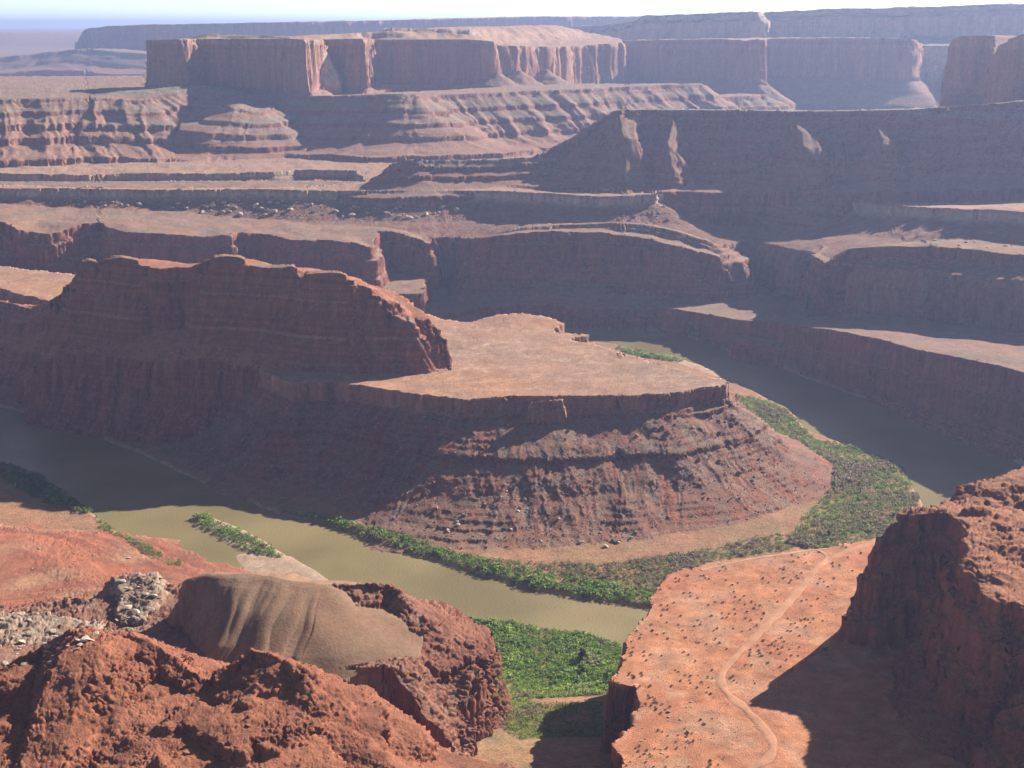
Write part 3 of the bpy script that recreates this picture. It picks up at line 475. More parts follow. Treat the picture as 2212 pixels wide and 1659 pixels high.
MAT_NEAR = rock_material('near_rock', .9, .3, 2.2); MAT_CLAY = rock_material('clay_soil', .5, .13, 1.2); MAT_MID = rock_material('canyon_rock', 1.6, .3, .9); MAT_FAR = rock_material('far_rock', 4, .2, .3)

# ------------------------------------------------------------------ terrain objects, one for each landform
def make_mesh(name, verts, faces, mat, cols=None, smooth=True):
    me = bpy.data.meshes.new(name); nv, nf = len(verts), len(faces)
    k_ = faces.shape[1]
    me.vertices.add(nv); me.vertices.foreach_set('co', np.ascontiguousarray(verts, f32).ravel())
    me.loops.add(nf*k_); me.loops.foreach_set('vertex_index', np.ascontiguousarray(faces, np.int32).ravel())
    me.polygons.add(nf); me.polygons.foreach_set('loop_start', np.arange(0, nf*k_, k_, dtype=np.int32))
    me.polygons.foreach_set('use_smooth', np.full(nf, smooth))
    if cols is not None:
        at = me.attributes.new('albedo', 'FLOAT_COLOR', 'POINT')
        at.data.foreach_set('color', np.concatenate([cols, np.ones((nv, 1), f32)], 1).astype(f32).ravel())
    me.update(calc_edges=True); me.materials.append(mat)
    o = bpy.data.objects.new(name, me); sc.collection.objects.link(o); return o
def tag(o, label, cat, group=None, kind=None):
    o['label'] = label; o['category'] = cat
    if group: o['group'] = group
    if kind: o['kind'] = kind
    return o
P = np.stack([X, Y, z], -1).reshape(-1, 3); CC = col.reshape(-1, 3); nc = NROW
ii = np.arange(shape[0]-1)[:, None]*nc+np.arange(nc-1)[None, :]
QF = np.stack([ii, ii+nc, ii+nc+1, ii+1], -1).reshape(-1, 4)
OBJ = {'floor': ('valley_floor', MAT_MID, 'sandy orange valley floor beside the river', 'valley floor')}
LOOK = {'white_rim_plateau': (MAT_FAR, 'plateau', 'broad pinkish plateau with a pale rim across the middle distance', 'plateau'),
 'canyon_wall': (MAT_MID, 'canyon_wall', 'red canyon wall with deep shadowed alcoves below the pale plateau rim', 'canyon wall'),
 'gorge_shelf': (MAT_MID, 'canyon_shelf', 'flat lit shelf in the inner gorge behind the dark butte', 'shelf'),
 'shelf_wall': (MAT_MID, 'canyon_bench', 'long shadowed wall with a flat lit top along the far side of the right river arm', 'bench'),
 'gooseneck': (MAT_MID, 'peninsula', 'flat topped rock peninsula with rubble slopes enclosed by the river bend', 'peninsula'),
 'butte': (MAT_MID, 'butte', 'dark red long butte with jagged top standing on the peninsula', 'butte'),
 'escarpment': (MAT_MID, 'escarpment', 'big shadowed stepped escarpment with a level top at right', 'escarpment'),
 'right_mesa': (MAT_FAR, 'mesa', 'tall shadowed mesa cliff cut off by the right edge above the escarpment', 'mesa'),
 'mesa': (MAT_FAR, 'mesa', 'flat topped mesa with sheer cliffs and banded skirts at upper left', 'mesa'),
 'far_mesa': (MAT_FAR, 'mesa', 'bluish two tiered high mesa filling the upper right skyline', 'mesa'),
 'hazy_mesa': (MAT_FAR, 'mesa', 'pale blue hazy mesa far behind everything at upper left', 'mesa'),
 'horizon_land': (MAT_FAR, 'plain', 'faint flat land on the horizon at far left', 'plain'),
 'road_bench': (MAT_NEAR, 'sand_bench', 'orange sandy bench dotted with shrubs carrying the dirt road', 'bench'),
 'foreground_cliff': (MAT_NEAR, 'rock_cliff', 'dark red shadowed cliff at the right edge above the dirt road', 'cliff'),
 'mound_bench': (MAT_NEAR, 'rock_bench', 'red cliff bench with pale ledges below the smooth brown mound', 'bench'),
 'red_slope': (MAT_NEAR, 'slope', 'terraced red slope falling to the river at left', 'slope'),
 'mound': (MAT_CLAY, 'hill', 'smooth brown gullied clay mound near the river', 'hill'),
 'outcrop': (MAT_NEAR, 'rock_outcrop', 'knobbly orange red rock outcrop in the lower left corner', 'outcrop'),
 'white_ledge': (MAT_NEAR, 'rock_ledge', 'pale layered rock ledges beside the brown mound at left', 'rock ledge'),
 'sandbar': (MAT_NEAR, 'sandbar', 'low pale sandbars lying in the river', 'sandbar'),
 'near_bench': (MAT_NEAR, 'slope', 'smooth red earth slope at the bottom edge', 'slope')}
obj_of = ['floor']+[f['obj'] for f in FEATS]
keys = ['floor']+list(LOOK)
lut = np.array([keys.index(o) for o in obj_of])
fo = lut[fid.ravel()[QF[:, 0]]]
for ki, key in enumerate(keys):
    fs = QF[fo == ki]
    if not len(fs): continue
    u, inv = np.unique(fs, return_inverse=True)
    if key == 'floor': nm, mt, lb, ct_ = OBJ['floor']
    else: mt, nm, lb, ct_ = LOOK[key]
    tag(make_mesh(nm, P[u], inv.reshape(-1, 4), mt, CC[u]), lb, ct_, kind='structure')
def ground(x, y):
    return height(np.array(x, f32), np.array(y, f32))['z']

# ------------------------------------------------------------------ river
wm = bpy.data.materials.new('muddy_water'); wm.use_nodes = True; nt = wm.node_tree; b = nt.nodes['Principled BSDF']
geo = nt.nodes.new('ShaderNodeNewGeometry'); nz = nt.nodes.new('ShaderNodeTexNoise'); nz.inputs['Scale'].default_value = .006; nz.inputs['Detail'].default_value = 4
nt.links.new(geo.outputs['Position'], nz.inputs['Vector'])
cr = nt.nodes.new('ShaderNodeValToRGB'); cr.color_ramp.elements[0].color = (.20, .162, .075, 1); cr.color_ramp.elements[1].color = (.29, .235, .115, 1); cr.color_ramp.elements[0].position = .35; cr.color_ramp.elements[1].position = .65
nt.links.new(nz.outputs['Fac'], cr.inputs[0]); nt.links.new(cr.outputs[0], b.inputs['Base Color'])
b.inputs['Roughness'].default_value = .25; b.inputs['IOR'].default_value = 1.33
n2_ = nt.nodes.new('ShaderNodeTexNoise'); n2_.inputs['Scale'].default_value = .35; n2_.inputs['Detail'].default_value = 3; nt.links.new(geo.outputs['Position'], n2_.inputs['Vector'])
bp = nt.nodes.new('ShaderNodeBump'); bp.inputs['Strength'].default_value = 1.0; bp.inputs['Distance'].default_value = .5
nt.links.new(n2_.outputs['Fac'], bp.inputs['Height']); nt.links.new(bp.outputs[0], b.inputs['Normal'])
gx = np.linspace(-2000, 1000, 61); gy = np.linspace(1200, 3300, 43); WX, WY = np.meshgrid(gx, gy, indexing='ij')
wi = np.arange(60)[:, None]*43+np.arange(42)[None, :]
tag(make_mesh('river', np.stack([WX, WY, np.zeros_like(WX)], -1).reshape(-1, 3), np.stack([wi, wi+43, wi+44, wi+1], -1).reshape(-1, 4), wm), 'muddy olive river looping around the rock peninsula', 'river', kind='structure')

# ------------------------------------------------------------------ haze
hb = np.array([(x_, y_, z_) for x_ in (-40000, 40000) for y_ in (-300, 60000) for z_ in (-60, 760)], f32)
hf = np.array([(0,1,3,2),(4,6,7,5),(0,4,5,1),(2,3,7,6),(0,2,6,4),(1,5,7,3)])
hm = bpy.data.materials.new('haze'); hm.use_nodes = True; nt = hm.node_tree; nt.nodes.remove(nt.nodes['Principled BSDF'])
pv = nt.nodes.new('ShaderNodeVolumePrincipled'); pv.inputs['Color'].default_value = (.43, .56, 1.0, 1); pv.inputs['Density'].default_value = HAZE; pv.inputs['Anisotropy'].default_value = .38
nt.links.new(pv.outputs[0], nt.nodes['Material Output'].inputs['Volume'])
hz = make_mesh('haze', hb, hf, hm, smooth=False); tag(hz, 'pale blue haze filling the air over the canyon', 'haze', kind='stuff')

# ------------------------------------------------------------------ picking visible spots of the ground
def project(p):
    yy = p[..., 1]*math.cos(PITCH)-(p[..., 2]-CAM_H)*math.sin(PITCH); w = p[..., 1]*math.sin(PITCH)+(p[..., 2]-CAM_H)*math.cos(PITCH)
    return (512+F_PX*p[..., 0]/yy)*2212/1024, (384-F_PX*w/yy)*2212/1024
PV = np.stack([X, Y, z], -1); SVX, SVY = project(PV)
SEEN = SVY <= np.minimum.accumulate(SVY, axis=1)+.8
def in_poly(x, y, poly):
    ins = np.zeros(np.shape(x), bool); n = len(poly)
    for i in range(n):
        (x0, y0), (x1, y1) = poly[i], poly[(i+1) % n]
        c = (y0 > y) != (y1 > y)
        if y0 != y1: ins ^= c & (x < (y-y0)*(x1-x0)/(y1-y0)+x0)
    return ins
def spots(poly, n, names=None, seed=0):
    m = SEEN & (SVX > 0) & (SVX < 2212)
    px = [p[0] for p in poly]; py = [p[1] for p in poly]
    m &= (SVX > min(px)) & (SVX < max(px)) & (SVY > min(py)) & (SVY < max(py))
    if names: m &= np.isin(fid, [FID[k] if k != 'floor' else 0 for k in names])
    ix = np.nonzero(m.ravel())[0]
    ix = ix[in_poly(SVX.ravel()[ix], SVY.ravel()[ix], poly)]
    return PV.reshape(-1, 3)[np.random.default_rng(seed).choice(ix, min(n, len(ix)), replace=False)] if len(ix) else np.zeros((0, 3))
def world_poly(poly, z0=4.): return [Z(a, b, z0)[:2] for a, b in poly]

# ------------------------------------------------------------------ boulders
def boulder_mesh(name, seed, mat):
    r = np.random.default_rng(seed); bm = bmesh.new(); bmesh.ops.create_icosphere(bm, subdivisions=3, radius=1)
    cuts = [(lambda v: v/np.linalg.norm(v))(r.normal(size=3)) for _ in range(11)]; dd = r.uniform(.5, .85, 11)
    for v in bm.verts:
        p = np.array(v.co)
        for c_, d_ in zip(cuts, dd):
            h = p@c_-d_
            if h > 0: p = p-c_*h*.92
        p *= np.array([1.15, .95, .8]); v.co = p+r.normal(size=3)*.012
    me = bpy.data.meshes.new(name); bm.to_mesh(me); bm.free(); me.materials.append(mat); return me
def plain_rock(name, c0, c1):
    m = bpy.data.materials.new(name); m.use_nodes = True; nt = m.node_tree; b = nt.nodes['Principled BSDF']
    g = nt.nodes.new('ShaderNodeNewGeometry'); n = nt.nodes.new('ShaderNodeTexNoise'); n.inputs['Scale'].default_value = .5; n.inputs['Detail'].default_value = 5
    oi = nt.nodes.new('ShaderNodeObjectInfo'); mx = nt.nodes.new('ShaderNodeMath'); mx.operation = 'ADD'
    nt.links.new(g.outputs['Position'], n.inputs['Vector'])
    r = nt.nodes.new('ShaderNodeValToRGB'); r.color_ramp.elements[0].color = (*c0, 1); r.color_ramp.elements[1].color = (*c1, 1)
    r.color_ramp.elements[0].position = .4; r.color_ramp.elements[1].position = 1.2 if False else 1.0
    ml = nt.nodes.new('ShaderNodeMath'); ml.operation = 'MULTIPLY_ADD'; ml.inputs[1].default_value = .5; nt.links.new(oi.outputs['Random'], ml.inputs[0]); nt.links.new(n.outputs['Fac'], ml.inputs[2])
    nt.links.new(ml.outputs[0], r.inputs[0]); nt.links.new(r.outputs[0], b.inputs['Base Color']); b.inputs['Roughness'].default_value = .9; b.inputs['Specular IOR Level'].default_value = .15
    bp = nt.nodes.new('ShaderNodeBump'); bp.inputs['Distance'].default_value = .4; nt.links.new(n.outputs['Fac'], bp.inputs['Height']); nt.links.new(bp.outputs[0], b.inputs['Normal'])
    return m
PALE_R = plain_rock('pale_rock', (.30,.23,.18), (.55,.47,.39)); RED_R = plain_rock('red_rock', (.20,.075,.05), (.34,.15,.10)); BUFF_R = plain_rock('buff_rock', (.30,.20,.15), (.45,.33,.25))
VAR = {k: [boulder_mesh('boulder', 100*j+i, m) for i in range(5)] for j, (k, m) in enumerate((('pale', PALE_R), ('red', RED_R), ('buff', BUFF_R)))}
def boulders(poly, n, smin, smax, kind, label, group, names=None, seed=0, flat=1.0):
    r = random.Random(seed); first = None
    for p in spots(poly, n, names, seed):
        sz = smin+(smax-smin)*r.random()**2.2
        if first is None:
            o = bpy.data.objects.new('boulder', r.choice(VAR[kind])); tag(o, label, 'boulder', group); first = o
        else:
            o = first.copy(); o.data = r.choice(VAR[kind])
        sc.collection.objects.link(o)
        o.location = (p[0], p[1], p[2]+sz*.22); o.rotation_euler = (r.uniform(-.4, .4), r.uniform(-.4, .4), r.uniform(0, 6.3))
        o.scale = (sz*r.uniform(.8, 1.25), sz*r.uniform(.75, 1.1), sz*r.uniform(.65, 1.0)*flat)
boulders([(0,438),(140,425),(330,440),(560,425),(700,430),(820,418),(985,425),(990,460),(930,475),(820,470),(700,468),(560,470),(330,462),(200,462),(0,470)], 120, 2.5, 9, 'pale', 'pale boulder fallen onto the dark slope below the plateau rim', 'pale boulders strewn below the plateau rim', ('white_rim',), 1)
boulders([(1330,430),(1420,425),(1480,480),(1400,500),(1330,490)], 28, 2, 6, 'buff', 'buff boulder on the lit rubble slope of the central promontory', 'buff boulders on the central promontory', ('white_rim', 'cliff_band', 'escarpment', 'escarpment_spur'), 2)
boulders([(2100,470),(2212,470),(2212,540),(2030,530),(1960,525)], 22, 2, 6, 'buff', 'buff boulder on the shadowed slope of the bluff at the right edge', 'boulders on the bluff at the right edge', None, 3)
boulders([(870,1110),(1060,1060),(1200,1050),(1330,1110),(1420,1180),(1280,1200),(1100,1180),(980,1195),(880,1165)], 52, 1.2, 3.6, 'pale', 'pale boulder on the lower rubble slope of the rock peninsula', 'pale boulders at the foot of the rock peninsula', ('gooseneck', 'floor'), 4)
boulders([(1240,890),(1420,880),(1560,870),(1640,960),(1640,1010),(1500,1010),(1300,960),(1220,930)], 32, 1.8, 5.5, 'red', 'dark red boulder under the rim of the rock peninsula', 'red boulders under the peninsula rim', ('gooseneck',), 5)
boulders([(1480,1010),(1640,1010),(1740,1050),(1700,1090),(1560,1100),(1450,1060)], 22, 1.2, 3.6, 'red', 'reddish boulder on the right hand rubble slope of the peninsula', 'boulders on the right slope of the peninsula', ('gooseneck',), 6)
boulders([(866,790),(900,786),(955,770),(985,800),(940,803),(870,802)], 18, 1.6, 4, 'red', 'red block in the rubble at the right foot of the dark butte', 'red blocks at the foot of the butte', ('gooseneck', 'butte'), 7)
boulders([(0,1195),(120,1180),(260,1190),(300,1210),(150,1230),(20,1240)], 9, .9, 2.4, 'pale', 'white boulder lying on the terraced red slope at left', 'white boulders on the red slope', ('red_slope',), 8)
boulders([(245,1245),(340,1232),(350,1290),(300,1340),(255,1345)], 30, 1.6, 4.2, 'pale', 'pale flat slab in the layered pile left of the brown mound', 'pale slabs left of the mound', None, 31, .5)
boulders([(0,1315),(60,1318),(215,1345),(235,1372),(180,1400),(90,1440),(0,1465)], 48, 1.4, 4.2, 'pale', 'pale flat slab on the ledges behind the knobbly outcrop', 'pale slabs behind the outcrop', None, 32, .4)
boulders([(60,1480),(200,1380),(400,1470),(540,1420),(640,1470),(700,1580),(840,1659),(100,1659)], 44, .6, 2.2, 'red', 'loose orange red block on the knobbly outcrop in the lower left corner', 'loose blocks on the outcrop', ('outcrop', 'outcrop_ridge', 'outcrop_crest', 'outcrop_peak', 'rubble_ridge'), 34)
boulders([(700,1280),(870,1270),(1000,1400),(1045,1470),(1040,1600),(860,1440)], 30, .6, 2.3, 'red', 'red block on the cliff right of the brown mound', 'red blocks right of the mound', ('mound_bench', 'mound_shoulder'), 35)
boulders([(2060,1100),(2212,1010),(2212,1300),(2130,1240)], 22, .6, 2.0, 'red', 'red block on the lit top of the dark cliff at the right edge', 'red blocks on the right cliff top', ('foreground_cliff',), 36)
boulders([(1060,1470),(1110,1480),(1120,1540),(1060,1570),(1050,1520)], 16, .8, 2.6, 'red', 'red boulder at the edge of the green thicket below the cliff', 'red boulders by the thicket', ('floor', 'mound_bench'), 9)
boulders([(1330,1520),(1480,1500),(1540,1560),(1500,1640),(1380,1640)], 20, .7, 1.8, 'buff', 'buff slab on the orange bench left of the dirt road', 'buff slabs on the orange bench', ('road_bench',), 10, .4)

# ------------------------------------------------------------------ uncountable rubble
def rubble(label, poly, n, smin, smax, c0, c1, names, seed):
    p = spots(poly, n, names, seed); r = np.random.default_rng(seed); n = len(p)
    oc = np.array([(1,0,0),(-1,0,0),(0,1,0),(0,-1,0),(0,0,1),(0,0,-1)], float); of = np.array([(0,2,4),(2,1,4),(1,3,4),(3,0,4),(2,0,5),(1,2,5),(3,1,5),(0,3,5)])
    sz = smin+(smax-smin)*r.random(n)**3; v = oc[None]*r.uniform(.6, 1.2, (n, 6, 1))+r.normal(0, .2, (n, 6, 3)); v[..., 2] *= .75
    a = r.uniform(0, 6.283, n); ca, sa = np.cos(a)[:, None], np.sin(a)[:, None]; v = np.stack([v[..., 0]*ca-v[..., 1]*sa, v[..., 0]*sa+v[..., 1]*ca, v[..., 2]], -1)
    v = v*sz[:, None, None]+p[:, None]+np.array([0, 0, .2])*sz[:, None, None]
    cc = np.repeat(np.array(c0)+(np.array(c1)-np.array(c0))*r.random((n, 1)), 6, 0)
    tag(make_mesh('rubble', v.reshape(-1, 3), (of[None]+6*np.arange(n)[:, None, None]).reshape(-1, 3), MAT_NEAR, cc.astype(f32), False), label, 'rubble', kind='stuff')
rubble('fine broken rubble on the slopes of the rock peninsula', [(640,900),(1240,900),(1600,860),(1700,1000),(1800,1040),(1700,1130),(1420,1200),(1000,1200),(860,1170)], 5000, .4, 1.7, (.17,.07,.05), (.42,.33,.26), ('gooseneck', 'nose_ledge', 'nose_ledge_low'), 51)
rubble('pale broken rubble under the plateau rim', [(0,430),(990,420),(1000,480),(0,480)], 2500, .6, 2.6, (.22,.15,.12), (.5,.42,.35), ('white_rim',), 52)
rubble('small stones on the orange bench', [(1345,1659),(1420,1280),(1560,1215),(1870,1172),(1820,1380),(1650,1480),(1560,1659)], 1500, .15, .6, (.25,.12,.08), (.45,.33,.25), ('road_bench',), 53)
# ------------------------------------------------------------------ foliage
def leaf_material(name):
    m = bpy.data.materials.new(name); m.use_nodes = True; nt = m.node_tree; b = nt.nodes['Principled BSDF']
    at = nt.nodes.new('ShaderNodeAttribute'); at.attribute_name = 'albedo'; b.inputs['Roughness'].default_value = .7; b.inputs['Specular IOR Level'].default_value = .2
    nt.links.new(at.outputs['Color'], b.inputs['Base Color'])
    tr = nt.nodes.new('ShaderNodeBsdfTranslucent'); nt.links.new(at.outputs['Color'], tr.inputs[0]); mx = nt.nodes.new('ShaderNodeMixShader'); mx.inputs[0].default_value = .5
    nt.links.new(b.outputs[0], mx.inputs[1]); nt.links.new(tr.outputs[0], mx.inputs[2]); nt.links.new(mx.outputs[0], nt.nodes['Material Output'].inputs[0]); return m
LEAF = leaf_material('foliage')
def bush_cloud(base, size, cols, k, seed, squash=.8):
    """leaf-sized faces scattered through the crown of every bush"""
    r = np.random.default_rng(seed); n = len(base)
    u = r.normal(size=(n, k, 3)); u /= np.linalg.norm(u, axis=-1, keepdims=True); u *= r.uniform(.35, 1, (n, k, 1))**.5; u[..., 2] = np.abs(u[..., 2])*1.1-.1
    ctr = base[:, None]+u*size[:, None, None]*np.array([1, 1, squash*1.15])
    a = r.normal(size=(n, k, 3)); a /= np.linalg.norm(a, axis=-1, keepdims=True); b = np.cross(a, u+r.normal(size=(n, k, 3))*.6); b /= np.linalg.norm(b, axis=-1, keepdims=True)+1e-6
    h = size[:, None, None]*r.uniform(.16, .34, (n, k, 1))
    q_ = np.stack([ctr-a*h, ctr-b*h*.7, ctr+a*h, ctr+b*h*.7], 2).reshape(-1, 3)
    c_ = np.repeat(cols, k*4, 0)*np.repeat(r.uniform(.7, 1.3, (n*k, 1)), 4, 0)
    return q_.astype(f32), np.arange(n*k*4).reshape(-1, 4), c_.astype(f32)
GREENS = np.array([(.20,.31,.075), (.14,.22,.06), (.27,.38,.09), (.24,.235,.12), (.28,.225,.165)])
def thicket(label, poly, n, smin, smax, wts, seed, k=26, zoff=0., patch=40., name='riverside_thicket', z0=4., zmax=40.):
    r = np.random.default_rng(seed); wp = np.array(world_poly(poly, z0)); lo, hi = wp.min(0), wp.max(0)
    p = r.uniform(lo, hi, (n*6, 2)); p = p[in_poly(p[:, 0], p[:, 1], wp)][:n]
    hh = height(p[:, 0], p[:, 1]); ok = (hh['z'] > .15) & (hh['z'] < zmax); p = p[ok]; zz = hh['z'][ok]
    pt = n2(p[:, 0]/patch, p[:, 1]/patch, seed); pt2 = n2(p[:, 0]/(patch*.3), p[:, 1]/(patch*.3), seed+1)
    keep = r.random(len(p)) < np.clip(1.25+.8*pt2+.4*pt, .15, 1); p = p[keep]; zz = zz[keep]; pt = pt[keep]
    size = (smin*.7+(smax*1.25-smin*.7)*r.random(len(p))**1.6)*np.clip(1+.5*pt, .5, 1.7)
    cw = np.array(wts, float); cidx = np.clip(np.searchsorted(np.cumsum(cw/cw.sum()), np.clip(.5+.55*pt+r.normal(0, .16, len(p)), 0, .999)), 0, 4)
    cols = GREENS[cidx]*r.uniform(.8, 1.25, (len(p), 1))
    v, f_, c_ = bush_cloud(np.column_stack([p, zz+size*.3]), size, cols, k, seed)
    tag(make_mesh(name, v, f_, LEAF, c_, False), label, 'thicket', kind='stuff')
thicket('dense bright green thicket on the near river bank between the cliffs', [(945,1332),(1100,1347),(1240,1367),(1346,1396),(1350,1440),(1310,1480),(1300,1530),(1180,1545),(1125,1500),(1060,1465),(1030,1400),(960,1360)], 4200, 2.0, 3.6, (6,2,5,1,1), 21)
thicket('green bank thicket along the far side of the river loop', [(560,1098),(700,1128),(860,1178),(1000,1225),(1150,1270),(1300,1300),(1420,1312),(1440,1285),(1300,1262),(1150,1235),(1000,1198),(860,1160),(700,1115)], 2600, 2., 4.2, (4,3,3,2,1), 22)
thicket('grey green scrub between the river bank and the peninsula slope', [(980,1198),(1150,1232),(1300,1262),(1440,1285),(1480,1245),(1560,1215),(1700,1195),(1760,1170),(1680,1160),(1500,1200),(1300,1222),(1150,1218)], 2300, 1.2, 2.6, (1,2,1,5,4), 23)
thicket('wide olive and grey thicket on the flat inside the right hand bend', [(1575,850),(1640,862),(1700,885),(1735,925),(1760,950),(1850,968),(1950,1008),(1985,1080),(1960,1130),(1900,1165),(1760,1195),(1700,1180),(1740,1120),(1800,1060),(1800,1020),(1720,975),(1650,935),(1600,890)], 6500, 1.7, 3.6, (2,3,1,5,4), 24, 22, patch=70)
thicket('low yellow green grass and brush on the sandy ground below the cliff', [(1060,1490),(1120,1500),(1180,1545),(1300,1530),(1300,1659),(1120,1659),(1060,1580)], 3200, .7, 2.0, (2,2,4,4,1), 30, 16, name='grass_patch', z0=42, zmax=95)
thicket('bright green brush at the lower end of the near thicket', [(1035,1420),(1130,1440),(1240,1452),(1335,1440),(1330,1560),(1230,1570),(1130,1560),(1070,1520)], 2200, 1.4, 2.8, (5,3,4,2,1), 36, 20, z0=24)
thicket('bright green shrubs covering the narrow river island', [(422,1118),(446,1115),(505,1137),(562,1167),(612,1204),(560,1198),(500,1174),(436,1138)], 480, 1.8, 3.4, (3,3,4,1,0), 25, z0=1.5)
thicket('bright green shrubs at the bend upstream', [(1405,740),(1450,727),(1500,722),(1530,727),(1528,745),(1470,750),(1420,750)], 700, 3, 5.5, (3,2,6,1,0), 26)
thicket('strip of shrubs on the bar upstream of the flat', [(1330,752),(1400,760),(1478,775),(1450,782),(1370,770)], 420, 2.2, 4, (3,3,3,1,0), 27)
thicket('narrow green fringe on the left river bank', [(212,1112),(260,1150),(330,1195),(400,1228),(380,1232),(310,1205),(235,1155),(200,1120)], 420, 1.2, 2.8, (3,2,4,2,1), 28)
thicket('dark shrubs in shadow on the left river bank', [(-40,985),(60,1010),(140,1055),(205,1105),(190,1112),(100,1090),(20,1045),(-40,1020)], 900, 2, 4.2, (3,4,1,2,1), 29)

# ------------------------------------------------------------------ single trees and desert shrubs
BARK = plain_rock('bark', (.06,.045,.035), (.11,.085,.065))
def cone_tube(pts, rad, sides=7):
    v, f_ = [], []
    for (p, r_) in zip(pts, rad):
        for i in range(sides): v.append((p[0]+r_*math.cos(6.283*i/sides), p[1]+r_*math.sin(6.283*i/sides), p[2]))
    for j in range(len(pts)-1):
        for i in range(sides): f_.append((j*sides+i, j*sides+(i+1) % sides, (j+1)*sides+(i+1) % sides, (j+1)*sides+i))
    return v, f_
def tree(loc, h, label, seed, tint):
    root = bpy.data.objects.new('tree', None); sc.collection.objects.link(root); root.location = loc; tag(root, label, 'tree')
    r = np.random.default_rng(seed); v, f_ = cone_tube([(0,0,-.5),(.1,0,h*.3),(.2,.1,h*.55),(.1,.2,h*.8)], [h*.045,h*.035,h*.025,h*.01])
    for i in range(6):
        a = 6.283*i/6+r.uniform(0, .6); z0 = h*r.uniform(.25, .5); l = h*.3
        v2, f2 = cone_tube([(0.1,0,z0),(l*.5*math.cos(a),l*.5*math.sin(a),z0+l*.5),(l*math.cos(a),l*math.sin(a),z0+l*.9)], [h*.018,h*.012,h*.005], 5); f_ += [tuple(k_+len(v) for k_ in q_) for q_ in f2]; v += v2
    t = make_mesh('trunk', np.array(v), np.array(f_), BARK); t.parent = root
    nb = 16; ang = r.uniform(0, 6.283, nb); rad_ = h*.28*np.sqrt(r.random(nb)); b_ = np.column_stack([rad_*np.cos(ang), rad_*np.sin(ang), h*r.uniform(.28, .82, nb)])
    v, f_, c_ = bush_cloud(b_, h*r.uniform(.1, .2, nb), np.tile(np.array(tint)[None], (nb, 1))*r.uniform(.7, 1.3, (nb, 1)), 50, seed)
    c = make_mesh('crown', v, f_, LEAF, c_, False); c.parent = root
for (vx, vy, h, lb, tint) in ((1258, 1440, 15, 'tall dark green tree standing out of the bright near thicket', (.03,.055,.018)), (1258, 1472, 9, 'smaller dark tree just below the tall one in the near thicket', (.03,.055,.02)),
        (1190, 1510, 8, 'bright green round tree at the shadow edge of the near thicket', (.08,.15,.03)), (1245, 1505, 8.5, 'olive green tree beside the shadow line of the near thicket', (.06,.10,.03)),
        (1790, 1165, 8, 'dark green tree at the far edge of the orange bench', (.035,.065,.02)), (1930, 1120, 8, 'bright green tree on the flat just left of the dark cliff', (.09,.17,.03))):
    p = Z(vx, vy, 4); tree((p[0], p[1], float(ground([p[0]], [p[1]])[0])), h, lb, int(vx), tint)
def shrub_mesh(seed, tint):
    r = np.random.default_rng(seed); b_ = np.array([(0,0,.25),(.35,.1,.2),(-.3,.2,.2),(.05,-.35,.2)]); v, f_, c_ = bush_cloud(b_, np.array([.7,.5,.55,.5]), np.tile(np.array(tint)[None], (4, 1))*r.uniform(.8, 1.2, (4, 1)), 22, seed)
    me_o = make_mesh('desert_shrub', v, f_, LEAF, c_, False); me = me_o.data; bpy.data.objects.remove(me_o); return me
SHR = [shrub_mesh(300+i, t) for i, t in enumerate(((.07,.055,.035),(.085,.07,.04),(.06,.065,.035),(.10,.085,.05)))]
bench_poly = [(1345,1659),(1385,1560),(1375,1500),(1345,1440),(1365,1370),(1400,1325),(1425,1275),(1460,1243),(1560,1215),(1700,1200),(1870,1172),(1820,1290),(1800,1370),(1830,1400),(1650,1480),(1530,1530),(1600,1620),(1560,1659)]
wpb = np.array(world_poly(bench_poly, 135.)); r_ = np.random.default_rng(77)
pp = r_.uniform(wpb.min(0), wpb.max(0), (22000, 2)); pp = pp[in_poly(pp[:, 0], pp[:, 1], wpb)]

ROAD = [(1905,1165),(1880,1174),(1830,1190),(1790,1208),(1760,1232),(1735,1265),(1700,1305),(1660,1347),(1620,1388),(1585,1422),(1562,1446),(1555,1468),(1566,1492),(1600,1522),(1634,1556),(1660,1588),(1672,1612),(1664,1638),(1630,1660),(1560,1690)]
SIDE_TRACK = [(1790,1185),(1740,1190),(1690,1198),(1640,1205),(1590,1214),(1545,1224),(1510,1232)]
LINK_TRACK = [(1762,1188),(1780,1193),(1788,1204),(1780,1216)]
NEAR_TRACK = [(685,1548),(720,1570),(760,1602),(800,1640),(830,1672)]
dm = rock_material('packed_dirt', .3, .15, 2.0)
def smooth_path(p, step=2.0):
    p = np.array(p); t = np.concatenate([[0], np.cumsum(np.hypot(*np.diff(p, axis=0).T))]); n = int(t[-1]/step); q_ = np.linspace(0, t[-1], n)
    out = np.column_stack([np.interp(q_, t, p[:, 0]), np.interp(q_, t, p[:, 1])]); ker = np.ones(9)/9
    return np.column_stack([np.convolve(np.pad(out[:, i], 4, 'edge'), ker, 'valid') for i in (0, 1)])
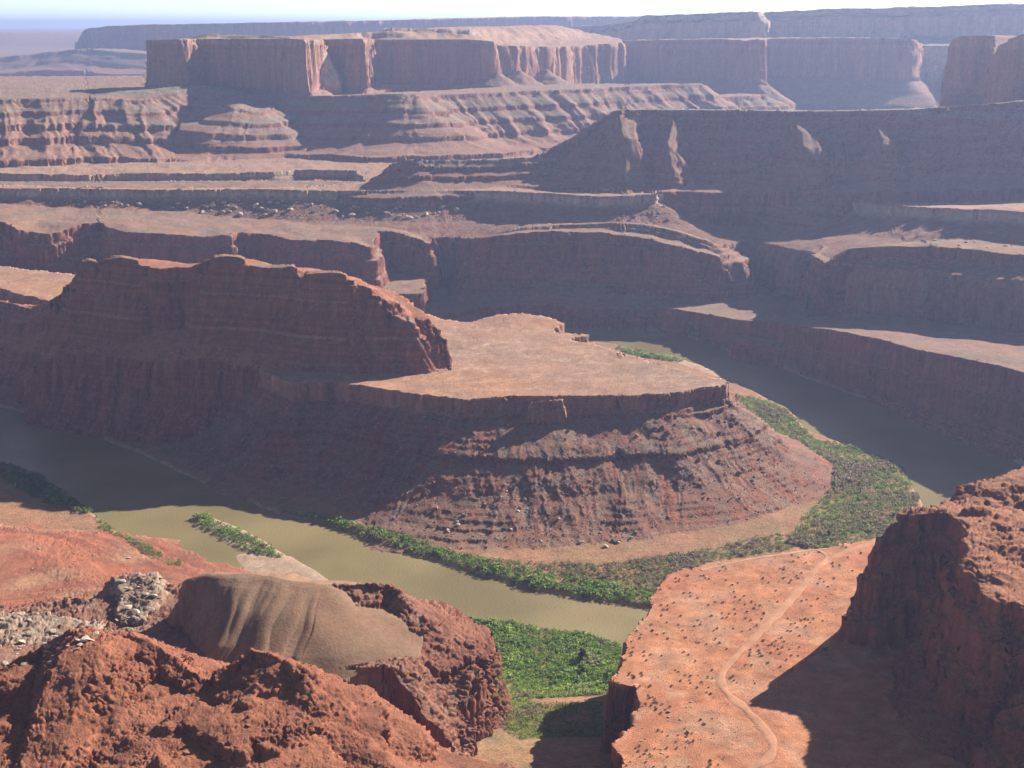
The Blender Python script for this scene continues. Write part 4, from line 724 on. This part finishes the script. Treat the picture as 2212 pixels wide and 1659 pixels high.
def track(name, path, width, zz0, c, label, on):
    p = smooth_path([Z(a, b, zz0)[:2] for a, b in path]); d = np.gradient(p, axis=0); d /= np.linalg.norm(d, axis=1, keepdims=True); nrm = np.column_stack([-d[:, 1], d[:, 0]])
    m_ = 7; wv = width*(1+.45*n2(np.arange(len(p))/7., np.zeros(len(p)), 5)); off = np.linspace(-.5, .5, m_)
    q_ = p[:, None]+nrm[:, None]*(off[None, :, None]*wv[:, None, None]); hz_ = height(q_[..., 0], q_[..., 1])['z'].reshape(q_.shape[:2])
    hz_ = hz_+.45-.35*(np.abs(off)*2)[None]**4
    v = np.concatenate([q_, hz_[..., None]], -1).reshape(-1, 3); i_ = np.arange(len(p)-1)[:, None]*m_+np.arange(m_-1)[None]
    rut = 1-.12*np.exp(-((np.abs(off)-.25)/.1)**2); cc = (np.array(c)[None]*rut[:, None])[None]*(1+.2*n2(q_[:, :1, 0]/14, q_[:, :1, 1]/14, 6))[..., None]
    tag(make_mesh(name, v, np.stack([i_, i_+m_, i_+m_+1, i_+1], -1).reshape(-1, 4), dm, np.broadcast_to(cc, q_.shape[:2]+(3,)).reshape(-1, 3)), label, 'dirt road', kind='structure'); return p
rp = track('dirt_road', ROAD, 6.4, 135, (.47,.25,.16), 'pale dirt road curving across the orange bench', 'road_bench')
track('dirt_track', SIDE_TRACK, 4, 135, (.50,.28,.18), 'thin pale track near the far edge of the orange bench', 'road_bench')
track('dirt_track', LINK_TRACK, 4, 135, (.50,.28,.18), 'short track joining the dirt road to the thin track', 'road_bench')
dmin = np.min(np.hypot(pp[:, None, 0]-rp[None, ::4, 0], pp[:, None, 1]-rp[None, ::4, 1]), 1)
hp = height(pp[:, 0], pp[:, 1]); cl = n2(pp[:, 0]/30, pp[:, 1]/30, 88)+.8*n2(pp[:, 0]/9, pp[:, 1]/9, 89)
ok = (dmin > 6) & (hp['fid'] == FID['road_bench']) & (hp['drop'] < .5) & (r_.random(len(pp)) < np.clip(.22+.6*cl, .02, .9)); pp = pp[ok]; zz_ = hp['z'][ok]
ss = .3+1.25*r_.random(len(pp))**3; order = np.argsort(-ss/np.hypot(pp[:, 0], pp[:, 1])); first = None
for i in order[:280]:
    if first is None: o = first = tag(bpy.data.objects.new('desert_shrub', SHR[0]), 'small dark shrub on the orange sandy bench beside the dirt road', 'shrub', 'shrubs dotting the orange bench')
    else: o = first.copy(); o.data = SHR[int(i) % 4]
    sc.collection.objects.link(o); o.location = (pp[i, 0], pp[i, 1], zz_[i]); o.scale = (ss[i]*1.1,)*3; o.rotation_euler = (0, 0, float(i))
rest = order[280:]
v, f_, c_ = bush_cloud(np.column_stack([pp[rest], zz_[rest]+ss[rest]*.2]), ss[rest]*.8, np.array([(.075,.06,.037)])*r_.uniform(.7, 1.4, (len(rest), 1)), 12, 91)
tag(make_mesh('scattered_scrub', v, f_, LEAF, c_, False), 'tiny scrub plants sprinkled over the orange bench', 'scrub', kind='stuff')
print('shrubs', len(pp))
